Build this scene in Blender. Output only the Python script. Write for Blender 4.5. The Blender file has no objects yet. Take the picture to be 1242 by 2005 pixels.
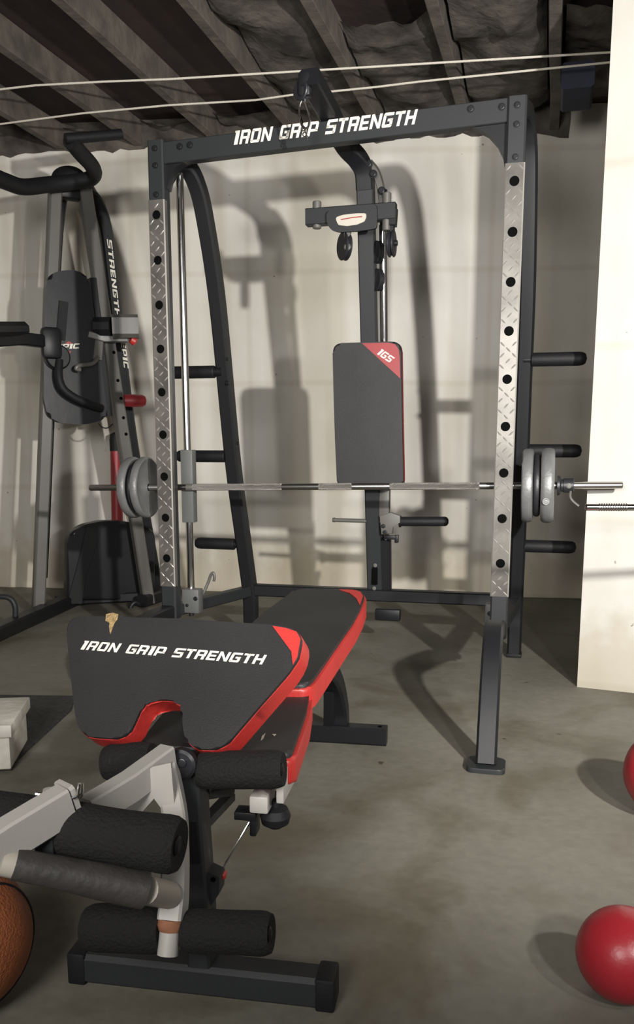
import bpy, bmesh, math, random
from mathutils import Vector, Matrix, noise
random.seed(7)
SC = bpy.context.scene
COL = SC.collection
V = Vector
PI = math.pi

# ------------------------------------------------------------------ camera (a cropped phone frame: principal point below centre)
F_PX, CX, CY, HZ, CAM_H = 1700.0, 621.0, 1150.0, 855.0, 0.86
PITCH = math.atan((CY - HZ) / F_PX)
cd = bpy.data.cameras.new('camera'); cam = bpy.data.objects.new('camera', cd); COL.objects.link(cam)
cam.location = (0, 0, CAM_H); cam.rotation_euler = (PI/2 - PITCH, 0, 0)
cd.sensor_fit = 'VERTICAL'; cd.sensor_height = 36.0; cd.lens = F_PX * 36.0 / 2005.0
cd.shift_x = 0.0; cd.shift_y = (CY - 1002.5) / 2005.0
cd.clip_start = 0.02; cd.clip_end = 60
SC.camera = cam

# survey helpers: measured photo directions intersected with the real planes things lie in
_c, _s = math.cos(PITCH), math.sin(PITCH)
def ray(u, v):
    a = (u - CX) / F_PX; b = -(v - CY) / F_PX
    return V((a, _c + b * _s, -_s + b * _c))
EYE = V((0, 0, CAM_H))
def hitZ(u, v, z=0.0):
    d = ray(u, v); return EYE + d * ((z - CAM_H) / d.z)
def hitY(u, v, Y):
    d = ray(u, v); return EYE + d * (Y / d.y)
def hitP(u, v, p, n):
    d = ray(u, v); return EYE + d * ((p - EYE).dot(n) / d.dot(n))

# rack frame: origin at foot of the left front upright, X along the rack front, Y to the wall
RO = V((-0.697, 4.058, 0.0)); EX = V((0.96632, -0.25736, 0)); EY = V((0.25736, 0.96632, 0)); EZ = V((0, 0, 1))
RW = 1.531
def rk(x, y, z): return RO + EX * x + EY * y + EZ * z
def rp(u, v, y): return hitP(u, v, RO + EY * y, EY)

# ------------------------------------------------------------------ materials
def mat(name, color, rough=0.5, metal=0.0, bump=0.0, bscale=60.0, var=0.0, vscale=6.0, spec=0.5, color2=None, coat=0.0):
    m = bpy.data.materials.new(name); m.use_nodes = True
    nt = m.node_tree; N = nt.nodes; L = nt.links
    b = N['Principled BSDF']
    b.inputs['Base Color'].default_value = (*color, 1); b.inputs['Roughness'].default_value = rough
    b.inputs['Metallic'].default_value = metal; b.inputs['Specular IOR Level'].default_value = spec
    if coat: b.inputs['Coat Weight'].default_value = coat
    tc = N.new('ShaderNodeTexCoord')
    if var or color2:
        nz = N.new('ShaderNodeTexNoise'); nz.inputs['Scale'].default_value = vscale; nz.inputs['Detail'].default_value = 6
        L.new(tc.outputs['Object'], nz.inputs['Vector'])
        cr = N.new('ShaderNodeValToRGB'); cr.color_ramp.elements[0].position = 0.32; cr.color_ramp.elements[1].position = 0.7
        c2 = color2 or tuple(min(1, c * (1 + var)) for c in color)
        c1 = color if color2 else tuple(c * (1 - var) for c in color)
        cr.color_ramp.elements[0].color = (*c1, 1); cr.color_ramp.elements[1].color = (*c2, 1)
        L.new(nz.outputs['Fac'], cr.inputs['Fac']); L.new(cr.outputs['Color'], b.inputs['Base Color'])
    if bump:
        n2 = N.new('ShaderNodeTexNoise'); n2.inputs['Scale'].default_value = bscale; n2.inputs['Detail'].default_value = 5
        L.new(tc.outputs['Object'], n2.inputs['Vector'])
        bp = N.new('ShaderNodeBump'); bp.inputs['Strength'].default_value = bump; bp.inputs['Distance'].default_value = 0.01
        L.new(n2.outputs['Fac'], bp.inputs['Height']); L.new(bp.outputs['Normal'], b.inputs['Normal'])
    return m

M = dict(
    black=mat('black powder coat', (0.0085, 0.009, 0.0105), 0.42, bump=0.04, bscale=400, spec=0.28),
    slate=mat('slate steel', (0.019, 0.0205, 0.022), 0.48, bump=0.04, bscale=400, spec=0.3),
    gun=mat('grey enamel steel', (0.088, 0.084, 0.076), 0.42, bump=0.03, bscale=300, var=0.12),
    carr=mat('carriage grey', (0.095, 0.098, 0.095), 0.45, var=0.1),
    chrome=mat('chrome', (0.78, 0.77, 0.75), 0.12, 1.0),
    knurl=mat('knurled chrome', (0.50, 0.47, 0.44), 0.38, 1.0, bump=0.8, bscale=500),
    bar=mat('brushed bar', (0.48, 0.465, 0.45), 0.28, 1.0),
    diamond=mat('diamond tread steel', (0.125, 0.117, 0.105), 0.36, 0.4, bump=0.02, bscale=90, var=0.38, vscale=8),
    grip=mat('worn dark grip', (0.035, 0.032, 0.029), 0.55, bump=0.2, bscale=60, var=0.25, vscale=25),
    tread=mat('polished tread and edge glint', (0.42, 0.40, 0.37), 0.3, 0.6),
    hole=mat('hole shade', (0.004, 0.004, 0.004), 1.0, spec=0.0),
    castg=mat('hammertone grey iron', (0.17, 0.172, 0.17), 0.42, 0.35, bump=0.12, bscale=90, var=0.12, vscale=14),
    castb=mat('black iron', (0.014, 0.014, 0.017), 0.45, bump=0.08, bscale=90),
    rubber=mat('black rubber', (0.008, 0.008, 0.009), 0.6, bump=0.1, bscale=200, spec=0.25),
    foam=mat('black foam', (0.009, 0.009, 0.009), 0.85, bump=0.5, bscale=220, spec=0.25),
    vinyl=mat('black vinyl', (0.0150, 0.0147, 0.0152), 0.52, bump=0.10, bscale=500, var=0.18, vscale=7, spec=0.4),
    vinyl2=mat('glossier black vinyl', (0.0105, 0.011, 0.013), 0.34, bump=0.05, bscale=14, spec=0.45),
    red=mat('red vinyl', (0.40, 0.026, 0.022), 0.42, bump=0.08, bscale=200, var=0.12),
    redd=mat('dark red vinyl', (0.26, 0.022, 0.026), 0.45, var=0.12),
    redrub=mat('red rubber', (0.30, 0.016, 0.024), 0.35, bump=0.05, bscale=150),
    white=mat('cream print', (0.66, 0.63, 0.55), 0.6),
    foamy=mat('torn yellow foam', (0.36, 0.25, 0.11), 0.9, bump=0.8, bscale=150, color2=(0.16, 0.11, 0.05), vscale=120),
    greyw=mat('off white enamel', (0.34, 0.325, 0.30), 0.45, bump=0.03, bscale=200, var=0.08),
    rust=mat('rust', (0.22, 0.09, 0.045), 0.8, var=0.3, vscale=40),
    beige=mat('beige plastic', (0.34, 0.31, 0.26), 0.5),
    rope=mat('cotton rope', (0.60, 0.56, 0.48), 0.9, bump=0.5, bscale=300),
    mat_=mat('ribbed rubber mat', (0.030, 0.029, 0.027), 0.9, bump=0.9, bscale=160, var=0.4, vscale=60),
    step=mat('chipped white paint', (0.60, 0.58, 0.52), 0.65, bump=0.3, bscale=40, color2=(0.42, 0.39, 0.33), vscale=12),
    stepd=mat('bare dark wood', (0.06, 0.045, 0.035), 0.9, var=0.3, vscale=40),
    orange=mat('orange rubber', (0.26, 0.075, 0.022), 0.6, bump=0.5, bscale=250, var=0.1),
    emb=mat('polished emblem', (0.92, 0.86, 0.74), 0.22, 0.6),
    strap=mat('black webbing', (0.008, 0.008, 0.009), 0.8, bump=0.4, bscale=300),
    duct=mat('dark blue duct', (0.020, 0.024, 0.045), 0.7, var=0.2),
    joist=mat('old joist timber', (0.105, 0.09, 0.075), 0.9, bump=0.5, bscale=25, var=0.35, vscale=9),
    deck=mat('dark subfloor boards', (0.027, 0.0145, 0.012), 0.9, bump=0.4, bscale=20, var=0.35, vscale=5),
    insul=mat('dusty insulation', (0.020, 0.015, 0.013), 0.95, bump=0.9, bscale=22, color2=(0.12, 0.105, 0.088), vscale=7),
)

def wall_mat(name, base=(0.70, 0.68, 0.64), dark=(0.56, 0.53, 0.465)):
    m = bpy.data.materials.new(name); m.use_nodes = True
    nt = m.node_tree; N = nt.nodes; L = nt.links; b = N['Principled BSDF']; b.inputs['Roughness'].default_value = 0.7
    b.inputs['Specular IOR Level'].default_value = 0.25
    tc = N.new('ShaderNodeTexCoord')
    def noi(scale, detail, sx=(1, 1, 1)):
        mp = N.new('ShaderNodeMapping'); mp.inputs['Scale'].default_value = sx
        L.new(tc.outputs['Object'], mp.inputs['Vector'])
        n = N.new('ShaderNodeTexNoise'); n.inputs['Scale'].default_value = scale; n.inputs['Detail'].default_value = detail
        L.new(mp.outputs['Vector'], n.inputs['Vector']); return n
    def ramp(src, p0, p1, c0, c1):
        r = N.new('ShaderNodeValToRGB'); r.color_ramp.elements[0].position = p0; r.color_ramp.elements[1].position = p1
        r.color_ramp.elements[0].color = (*c0, 1); r.color_ramp.elements[1].color = (*c1, 1)
        L.new(src, r.inputs['Fac']); return r
    def mix(kind, fac, a, c):
        x = N.new('ShaderNodeMix'); x.data_type = 'RGBA'; x.blend_type = kind
        x.inputs[0].default_value = fac; L.new(a, x.inputs[6]); L.new(c, x.inputs[7]); return x
    streak = ramp(noi(4.2, 2, (1, 1, 0.05)).outputs['Fac'], 0.40, 0.58, dark, base)          # vertical board marks
    blot = ramp(noi(1.6, 5).outputs['Fac'], 0.35, 0.68, (0.80, 0.78, 0.72), (1, 1, 1))
    mx = mix('MULTIPLY', 0.9, streak.outputs['Color'], blot.outputs['Color'])
    # formwork seams
    wv = N.new('ShaderNodeTexWave'); wv.wave_type = 'BANDS'; wv.bands_direction = 'Z'
    wv.inputs['Scale'].default_value = 0.55; wv.inputs['Distortion'].default_value = 0.6; wv.inputs['Detail'].default_value = 2
    L.new(tc.outputs['Object'], wv.inputs['Vector'])
    seam = ramp(wv.outputs['Fac'], 0.0, 0.012, (0.84, 0.81, 0.75), (1, 1, 1))
    mx2 = mix('MULTIPLY', 0.45, mx.outputs[2], seam.outputs['Color'])
    wx = N.new('ShaderNodeTexWave'); wx.wave_type = 'BANDS'; wx.bands_direction = 'X'
    wx.inputs['Scale'].default_value = 0.5; wx.inputs['Distortion'].default_value = 0.35; wx.inputs['Detail'].default_value = 3
    L.new(tc.outputs['Object'], wx.inputs['Vector'])
    seam2 = ramp(wx.outputs['Fac'], 0.0, 0.010, (0.78, 0.75, 0.69), (1, 1, 1))
    mx3 = mix('MULTIPLY', 0.35, mx2.outputs[2], seam2.outputs['Color'])
    # grime at the foot of the wall
    sp = N.new('ShaderNodeSeparateXYZ'); L.new(tc.outputs['Object'], sp.inputs['Vector'])
    gn = noi(14, 6)
    mt = N.new('ShaderNodeMath'); mt.operation = 'MULTIPLY_ADD'; L.new(gn.outputs['Fac'], mt.inputs[0]); mt.inputs[1].default_value = -0.32
    L.new(sp.outputs['Z'], mt.inputs[2])
    gr = ramp(mt.outputs[0], 0.0, 0.16, (0.80, 0.75, 0.65), (1, 1, 1))
    gr.color_ramp.elements[0].position = -0.0
    mx4 = mix('MULTIPLY', 0.8, mx3.outputs[2], gr.outputs['Color'])
    dots = ramp(noi(28, 2).outputs['Fac'], 0.215, 0.24, (0.35, 0.3, 0.25), (1, 1, 1))
    mx5 = mix('MULTIPLY', 0.8, mx4.outputs[2], dots.outputs['Color'])
    L.new(mx5.outputs[2], b.inputs['Base Color'])
    bp = N.new('ShaderNodeBump'); bp.inputs['Strength'].default_value = 0.35; bp.inputs['Distance'].default_value = 0.01
    ad = N.new('ShaderNodeMath'); ad.operation = 'ADD'
    L.new(noi(9, 8, (1, 1, 0.35)).outputs['Fac'], ad.inputs[0]); L.new(wv.outputs['Fac'], ad.inputs[1])
    L.new(ad.outputs[0], bp.inputs['Height']); L.new(bp.outputs['Normal'], b.inputs['Normal'])
    return m
M['wall'] = wall_mat('painted concrete wall')
M['wall2'] = wall_mat('painted partition wall', (0.50, 0.492, 0.47), (0.46, 0.448, 0.42))

def floor_mat():
    m = bpy.data.materials.new('stained concrete floor'); m.use_nodes = True
    nt = m.node_tree; N = nt.nodes; L = nt.links; b = N['Principled BSDF']; b.inputs['Roughness'].default_value = 0.62
    b.inputs['Specular IOR Level'].default_value = 0.3
    tc = N.new('ShaderNodeTexCoord')
    def noi(s, d, dist=0.0):
        n = N.new('ShaderNodeTexNoise'); n.inputs['Scale'].default_value = s; n.inputs['Detail'].default_value = d
        n.inputs['Distortion'].default_value = dist
        L.new(tc.outputs['Object'], n.inputs['Vector']); return n
    def ramp(src, p0, p1, c0, c1):
        r = N.new('ShaderNodeValToRGB'); r.color_ramp.elements[0].position = p0; r.color_ramp.elements[1].position = p1
        r.color_ramp.elements[0].color = (*c0, 1); r.color_ramp.elements[1].color = (*c1, 1)
        L.new(src.outputs['Fac'], r.inputs['Fac']); return r
    a = ramp(noi(1.3, 7, 0.3), 0.3, 0.72, (0.132, 0.124, 0.100), (0.194, 0.186, 0.156))
    st = ramp(noi(3.2, 9, 0.6), 0.34, 0.52, (0.60, 0.54, 0.44), (1, 1, 1))
    fine = ramp(noi(45, 4), 0.25, 0.75, (0.86, 0.86, 0.85), (1.06, 1.06, 1.05))
    sp = ramp(noi(17, 2), 0.215, 0.235, (0.30, 0.26, 0.20), (1, 1, 1))
    cur = a
    for k, f in ((st, 0.75), (fine, 1.0), (sp, 0.8)):
        x = N.new('ShaderNodeMix'); x.data_type = 'RGBA'; x.blend_type = 'MULTIPLY'; x.inputs[0].default_value = f
        L.new(cur.outputs[2] if cur is not a else a.outputs['Color'], x.inputs[6]); L.new(k.outputs['Color'], x.inputs[7]); cur = x
    L.new(cur.outputs[2], b.inputs['Base Color'])
    bp = N.new('ShaderNodeBump'); bp.inputs['Strength'].default_value = 0.12; bp.inputs['Distance'].default_value = 0.01
    L.new(noi(30, 6).outputs['Fac'], bp.inputs['Height']); L.new(bp.outputs['Normal'], b.inputs['Normal'])
    return m
M['floor'] = floor_mat()

# ------------------------------------------------------------------ mesh helpers (all in world coordinates)
class MB:
    def __init__(s): s.bm = bmesh.new()
    def _faces(s, rings, cap=True, closed=True):
        n = len(rings[0])
        for i in range(len(rings) - 1):
            for j in range(n if closed else n - 1):
                k = (j + 1) % n
                s.bm.faces.new((rings[i][j], rings[i][k], rings[i+1][k], rings[i+1][j]))
        if cap:
            s.bm.faces.new(list(reversed(rings[0]))); s.bm.faces.new(rings[-1])
    def ring(s, pts): return [s.bm.verts.new(p) for p in pts]
    def sweep(s, path, side, w, d, ch=0.12, cap=True):
        """rectangular steel tube along a path; side = fixed width axis"""
        path = [V(p) for p in path]; side = V(side).normalized(); rings = []
        c = min(w, d) * ch
        prof = [(-w/2+c, -d/2), (w/2-c, -d/2), (w/2, -d/2+c), (w/2, d/2-c), (w/2-c, d/2), (-w/2+c, d/2), (-w/2, d/2-c), (-w/2, -d/2+c)]
        for i, p in enumerate(path):
            t = (path[min(i+1, len(path)-1)] - path[max(i-1, 0)]).normalized()
            sd = (side - t * side.dot(t)).normalized(); nn = sd.cross(t).normalized()
            rings.append(s.ring([p + sd * a + nn * b for a, b in prof]))
        s._faces(rings, cap); return s
    def tube(s, path, r, seg=14, rs=None, cap=True):
        path = [V(p) for p in path]; rings = []
        t0 = (path[1] - path[0]).normalized()
        up = V((0, 0, 1)) if abs(t0.z) < 0.9 else V((1, 0, 0))
        a = t0.cross(up).normalized()
        for i, p in enumerate(path):
            t = (path[min(i+1, len(path)-1)] - path[max(i-1, 0)]).normalized()
            a = (a - t * a.dot(t)).normalized(); bb = t.cross(a)
            rr = rs[i] if rs else r
            rings.append(s.ring([p + (a * math.cos(2*PI*j/seg) + bb * math.sin(2*PI*j/seg)) * rr for j in range(seg)]))
        s._faces(rings, cap); return s
    def lathe(s, p0, axis, prof, seg=40):
        """prof = [(distance along axis, radius)]"""
        p0 = V(p0); ax = V(axis).normalized()
        up = V((0, 0, 1)) if abs(ax.z) < 0.9 else V((1, 0, 0))
        a = ax.cross(up).normalized(); b = ax.cross(a); rings = []
        for h, r in prof:
            rings.append(s.ring([p0 + ax * h + (a * math.cos(2*PI*j/seg) + b * math.sin(2*PI*j/seg)) * max(r, 1e-4) for j in range(seg)]))
        s._faces(rings, True); return s
    def ringlathe(s, p0, axis, prof, seg=44):
        """closed profile revolved: discs with a bore"""
        p0 = V(p0); ax = V(axis).normalized()
        up = V((0, 0, 1)) if abs(ax.z) < 0.9 else V((1, 0, 0))
        a = ax.cross(up).normalized(); b = ax.cross(a); rings = []
        for j in range(seg):
            c, sn = math.cos(2*PI*j/seg), math.sin(2*PI*j/seg)
            rings.append(s.ring([p0 + ax * h + (a * c + b * sn) * r for h, r in prof]))
        n = len(prof)
        for j in range(seg):
            q = rings[(j+1) % seg]; p = rings[j]
            for i in range(n):
                k = (i+1) % n; s.bm.faces.new((p[i], p[k], q[k], q[i]))
        return s
    def box(s, c, ax, ay, az, bev=0.0, seg=2):
        c = V(c); ax, ay, az = V(ax)/2, V(ay)/2, V(az)/2
        vs = [s.bm.verts.new(c + ax*i + ay*j + az*k) for i in (-1, 1) for j in (-1, 1) for k in (-1, 1)]
        fs = [s.bm.faces.new([vs[i] for i in f]) for f in ((0,1,3,2),(4,6,7,5),(0,4,5,1),(2,3,7,6),(0,2,6,4),(1,5,7,3))]
        if bev:
            es = list({e for f in fs for e in f.edges}); bmesh.ops.bevel(s.bm, geom=es, offset=bev, segments=seg, profile=0.5, affect='EDGES')
        return s
    def prism(s, pts, n, t0, t1, bev=0.0, seg=3, both=False):
        """outline pts (world, planar) extruded from t0 to t1 along n; bevel on the t1 rim"""
        n = V(n).normalized()
        lo = s.ring([V(p) + n * t0 for p in pts]); hi = s.ring([V(p) + n * t1 for p in pts]); k = len(pts)
        for i in range(k):
            s.bm.faces.new((lo[i], lo[(i+1) % k], hi[(i+1) % k], hi[i]))
        s.bm.faces.new(list(reversed(lo))); top = s.bm.faces.new(hi)
        if bev:
            es = list(top.edges)
            if both: es += [e for e in s.bm.edges if e.verts[0] in lo and e.verts[1] in lo]
            bmesh.ops.bevel(s.bm, geom=es, offset=bev, segments=seg, profile=0.5, affect='EDGES', clamp_overlap=True)
        return s
    def sphere(s, c, r, sc=(1, 1, 1), seg=32):
        q = bmesh.ops.create_uvsphere(s.bm, u_segments=seg, v_segments=seg//2, radius=r)
        for v in q['verts']: v.co = V((v.co.x*sc[0], v.co.y*sc[1], v.co.z*sc[2])) + V(c)
        return s
    def quad(s, pts): s.bm.faces.new([s.bm.verts.new(V(p)) for p in pts]); return s
    def build(s, name, m, parent=None, smooth=35):
        bmesh.ops.recalc_face_normals(s.bm, faces=s.bm.faces)
        me = bpy.data.meshes.new(name); o = bpy.data.objects.new(name, me); COL.objects.link(o)
        if parent is not None:
            o.parent = parent; off = wloc(parent)
        else:
            lo = [min(v.co[i] for v in s.bm.verts) for i in range(3)]; hi = [max(v.co[i] for v in s.bm.verts) for i in range(3)]
            off = V(((lo[0]+hi[0])/2, (lo[1]+hi[1])/2, lo[2])); o.location = off
        for v in s.bm.verts: v.co -= off
        s.bm.to_mesh(me); s.bm.free()
        me.materials.append(M[m])
        if smooth:
            me.shade_smooth(); me.set_sharp_from_angle(angle=math.radians(smooth))
            for f in me.polygons:
                if len(f.vertices) > 10: f.use_smooth = False
        return o
def wloc(o):
    p = V((0, 0, 0))
    while o is not None: p += o.location; o = o.parent
    return p
def empty(name, loc):
    o = bpy.data.objects.new(name, None); o.location = loc; o.empty_display_size = 0.1; COL.objects.link(o); return o
def tag(o, label=None, cat=None, group=None, kind=None):
    if label: o['label'] = label
    if cat: o['category'] = cat
    if group: o['group'] = group
    if kind: o['kind'] = kind
    return o
def smooth(pts, n=8):
    P = [V(p) for p in pts]; P = [P[0]*2-P[1]] + P + [P[-1]*2-P[-2]]; out = []
    for i in range(1, len(P)-2):
        for k in range(n):
            t = k/n; a, b, c, d = P[i-1], P[i], P[i+1], P[i+2]
            out.append(0.5*((2*b)+(c-a)*t+(2*a-5*b+4*c-d)*t*t+(3*b-a-3*c+d)*t**3))
    out.append(P[-2]); return out
def rounded(pts, r, n=5):
    """round the corners of a closed outline of world points"""
    P = [V(p) for p in pts]; out = []; k = len(P)
    for i in range(k):
        a, b, c = P[i-1], P[i], P[(i+1) % k]
        rr = r[i] if isinstance(r, (list, tuple)) else r
        d1, d2 = (a-b), (c-b); q = min(rr, d1.length*0.48, d2.length*0.48)
        if q < 1e-4: out.append(b); continue
        s0 = b + d1.normalized()*q; s1 = b + d2.normalized()*q
        for j in range(n+1):
            t = j/n; out.append(s0*(1-t)**2 + b*2*t*(1-t) + s1*t*t)
    return out

# block lettering: strokes on a unit cell
T = 0.27
def _l():
    B = lambda x0, y0, x1, y1: [(x0, y0), (x1, y0), (x1, y1), (x0, y1)]
    h = 0.2; w = 1.0
    return {
        'I': (0.48, [B(0.06, 0, 0.46, 1), B(-0.04, 0.86, 0.2, 1)]),
        'R': (1.0, [B(0, 0, T, 1), B(T, 1-h, 0.86, 1), [(0.86, 1), (1, 0.88), (1, 0.5), (0.73, 0.5), (0.73, 0.8)], B(T, 0.36, 1, 0.54), B(0.66, 0, 0.95, 0.40)]),
        'O': (1.0, [B(0, 0.1, T, 0.9), B(1-T, 0.1, 1, 0.9), [(0.1, 0), (0.9, 0), (1, 0.1), (1, h), (0, h), (0, 0.1)], [(0, 0.9), (0, 1-h), (1, 1-h), (1, 0.9), (0.9, 1), (0.1, 1)]]),
        'N': (1.05, [B(0, 0, T, 1), B(1.05-T, 0, 1.05, 1), [(T*0.9, 1), (1.05-T, 0.32), (1.05-T, 0.0), (T*0.9, 0.66)]]),
        'G': (1.0, [B(0, 0.1, T, 0.9), [(0.1, 0), (0.9, 0), (1, 0.1), (1, h), (0, h), (0, 0.1)], [(0, 0.9), (0, 1-h), (1, 1-h), (1, 1), (0.1, 1)], B(1-T, 0.1, 1, 0.56), B(0.48, 0.40, 1, 0.58)]),
        'P': (1.0, [B(0, 0, T, 1), B(T, 1-h, 0.86, 1), [(0.86, 1), (1, 0.88), (1, 0.36), (0.73, 0.36), (0.73, 0.8), (0.8, 1-h)], B(T, 0.30, 1, 0.48)]),
        'S': (1.0, [B(0, 0, 0.9, h), [(0.9, 0), (1, 0.1), (1, 0.6), (0.73, 0.6), (0.73, 0)], B(0, 0.41, 1, 0.6), [(0, 0.41), (T, 0.41), (T, 1), (0.1, 1), (0, 0.9)], B(T, 1-h, 1.05, 1)]),
        'T': (0.95, [B(0, 1-h, 0.95, 1), B(0.34, 0, 0.63, 1)]),
        'E': (0.9, [B(0, 0, T, 1), B(T, 0, 0.9, h), B(T, 0.40, 0.84, 0.59), B(T, 1-h, 0.9, 1)]),
        'H': (1.0, [B(0, 0, T, 1), B(1-T, 0, 1, 1), B(T, 0.40, 1-T, 0.60)]),
        'C': (0.95, [B(0, 0.1, T, 0.9), [(0.1, 0), (0.95, 0), (0.95, h), (0, h), (0, 0.1)], [(0, 0.9), (0, 1-h), (0.95, 1-h), (0.95, 1), (0.1, 1)]]),
        ' ': (0.55, []),
    }
LET = _l()
def lettering(text, p0, p1, up, n, h, parent, m='white', slant=0.28, gap=0.17, name='lettering', lift=0.0012):
    """text from baseline point p0 to p1; up = in-plane up vector; n = face normal"""
    p0, p1 = V(p0), V(p1); dx = (p1-p0); wid = sum(LET[c][0]+gap for c in text) - gap + slant*0.6
    sx = dx.length / wid; dx.normalize(); up = V(up).normalized(); n = V(n).normalized(); mb = MB(); x = 0.0
    for c in text:
        w, polys = LET[c]
        for poly in polys:
            pts = [p0 + dx*((x+a)*sx + b*h*slant) + up*(b*h) + n*lift for a, b in poly]
            mb.bm.faces.new([mb.bm.verts.new(q) for q in pts])
        x += w + gap
    o = mb.build(name, m, parent, smooth=0); return o

def bolt(c, n, r=0.011, h=0.008, parent=None, m='black'):
    mb = MB(); hexbolt(mb, c, n, r, h); return mb.build('bolt', m, parent)
def offset(pts, d, n):
    P = [V(p) for p in pts]; k = len(P); n = V(n).normalized(); cen = sum(P, V())/k; out = []
    area = sum(((P[i]-cen).cross(P[(i+1) % k]-cen)).dot(n) for i in range(k)); sg = 1 if area > 0 else -1
    for i in range(k):
        t = (P[(i+1) % k]-P[i-1])
        if t.length < 1e-7: out.append(P[i]); continue
        out.append(P[i] + t.normalized().cross(n)*sg*d)
    return out
def hexbolt(mb, c, n, r=0.011, h=0.008):
    mb.lathe(c, n, [(0, r*1.35), (h*0.25, r*1.35), (h*0.25, r), (h*0.9, r), (h, r*0.8)], seg=12)

# ================================================================== THE ROOM
def struct(o): return tag(o, kind='structure')
W0, W1 = V((-0.639, 4.838, 0)), V((1.351, 4.617, 0)); WD = (W1-W0).normalized(); WN = V((WD.y, -WD.x, 0))   # back wall line; WN faces the room
ZW = 2.62
mb = MB(); mb.box((0.3, 2.0, -0.05), (8.4, 0, 0), (0, 9.0, 0), (0, 0, 0.1)); struct(mb.build('floor', 'floor', smooth=0))
mb = MB(); cb = W0 + WD*0.9 - WN*0.1; mb.box(cb + EZ*ZW/2, WD*6.4, WN*0.2, (0, 0, ZW)); wb = mb.build('wall_back', 'wall', smooth=0); struct(wb)
# partition on the right, its end corner beside the rack
PC = V((0.907, 2.924, 0)); PF = (V((1.08, 2.851, 0))-PC).normalized()
PB = V((1.52, 4.62, 0))
mb = MB(); mb.prism([PC, PC+PF*2.6, V((4.3, 4.45, 0)), PB], EZ, 0, ZW, smooth if False else 0); wr = mb.build('wall_right', 'wall2', smooth=0); struct(wr)
mb = MB(); mb.box((-2.75, 2.0, ZW/2), (0.2, 0, 0), (0, 6.6, 0), (0, 0, ZW)); struct(mb.build('wall_left', 'wall', smooth=0))
# ceiling: deck, joists toward the wall, insulation
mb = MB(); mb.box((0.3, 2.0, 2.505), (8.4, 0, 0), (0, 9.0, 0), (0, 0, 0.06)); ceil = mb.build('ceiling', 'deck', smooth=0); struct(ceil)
jz0, jz1 = 2.355, 2.475
j0 = hitZ(352, 213, jz0); jx0 = (j0-RO).dot(EX)
def wall_y(x):   # rack-frame y of the wall at rack x
    p = rk(x, 0, 0); return (W0-p).dot(WN)/EY.dot(WN)
for k in range(-5, 10):
    x = jx0 + 0.42*k
    y1 = wall_y(x) - 0.015
    a, b = rk(x, -4.6 + 0.1*(k % 2), (jz0+jz1)/2), rk(x, y1, (jz0+jz1)/2)
    if a.x < -2.6:
        tt = (-2.62-a.x)/(b.x-a.x)
        if tt >= 1: continue
        a = a.lerp(b, tt)
    mb = MB(); mb.sweep([a.lerp(b, q/12) for q in range(13)], EX, 0.046, jz1-jz0, ch=0.06)
    for v in mb.bm.verts: v.co += V((noise.noise(v.co*3)*0.008, 0, noise.noise(v.co*2.3)*0.008))
    mb.build('joist', 'joist', ceil, smooth=30)
def batt(xc, y0, y1, w, zc, t, seed, name='insulation_batt'):
    mb = MB(); nx, ny = 10, 26; g = []
    for i in range(nx+1):
        row = []
        for j in range(ny+1):
            x = xc + (i/nx-0.5)*w; y = y0 + (y1-y0)*j/ny
            p = rk(x, y, 0); q = noise.noise(V((p.x*5+seed, p.y*5, seed)))*0.05 + noise.noise(V((p.x*16, p.y*16+seed, 2)))*0.02
            e = 0.05*(1-abs(2*i/nx-1)**3)
            row.append(mb.bm.verts.new(V((p.x, p.y, zc - e*t + q))))
        g.append(row)
    for i in range(nx):
        for j in range(ny): mb.bm.faces.new((g[i][j], g[i+1][j], g[i+1][j+1], g[i][j+1]))
    mb.build(name, 'insul', ceil, smooth=60)
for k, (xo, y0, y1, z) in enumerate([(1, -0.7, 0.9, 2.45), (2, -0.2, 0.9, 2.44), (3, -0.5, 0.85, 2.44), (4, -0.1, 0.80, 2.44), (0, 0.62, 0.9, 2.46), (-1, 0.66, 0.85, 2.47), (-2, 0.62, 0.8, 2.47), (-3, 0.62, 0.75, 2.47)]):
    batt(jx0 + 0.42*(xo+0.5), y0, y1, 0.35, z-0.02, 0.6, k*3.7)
# ragged sill line where the wall meets the joists
mb = MB(); g = []
for i in range(90):
    p = W0 + WD*(-1.95 + 3.85*i/89) + WN*0.006; row = []
    for j in range(4):
        z = 2.50 - j*0.05 - (0.05*abs(noise.noise(p*6)) + 0.03*noise.noise(p*17) if j == 3 else 0)
        row.append(mb.bm.verts.new(p + EZ*z + WN*(0.02*(j < 3) + 0.012*noise.noise(p*9+EZ*j))))
    g.append(row)
for i in range(89):
    for j in range(3): mb.bm.faces.new((g[i][j], g[i+1][j], g[i+1][j+1], g[i][j+1]))
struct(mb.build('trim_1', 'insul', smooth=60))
# dark duct by the partition
d0 = hitZ(1130, 178, 2.29)
mb = MB(); mb.sweep([d0 - EY*0.16 + EZ*0.005, d0 + EY*0.10 + EZ*0.005], EX, 0.13, 0.10, ch=0.1)
tag(mb.build('duct', 'duct'), 'dark blue boxed duct run under the joists beside the white partition', 'duct')

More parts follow.
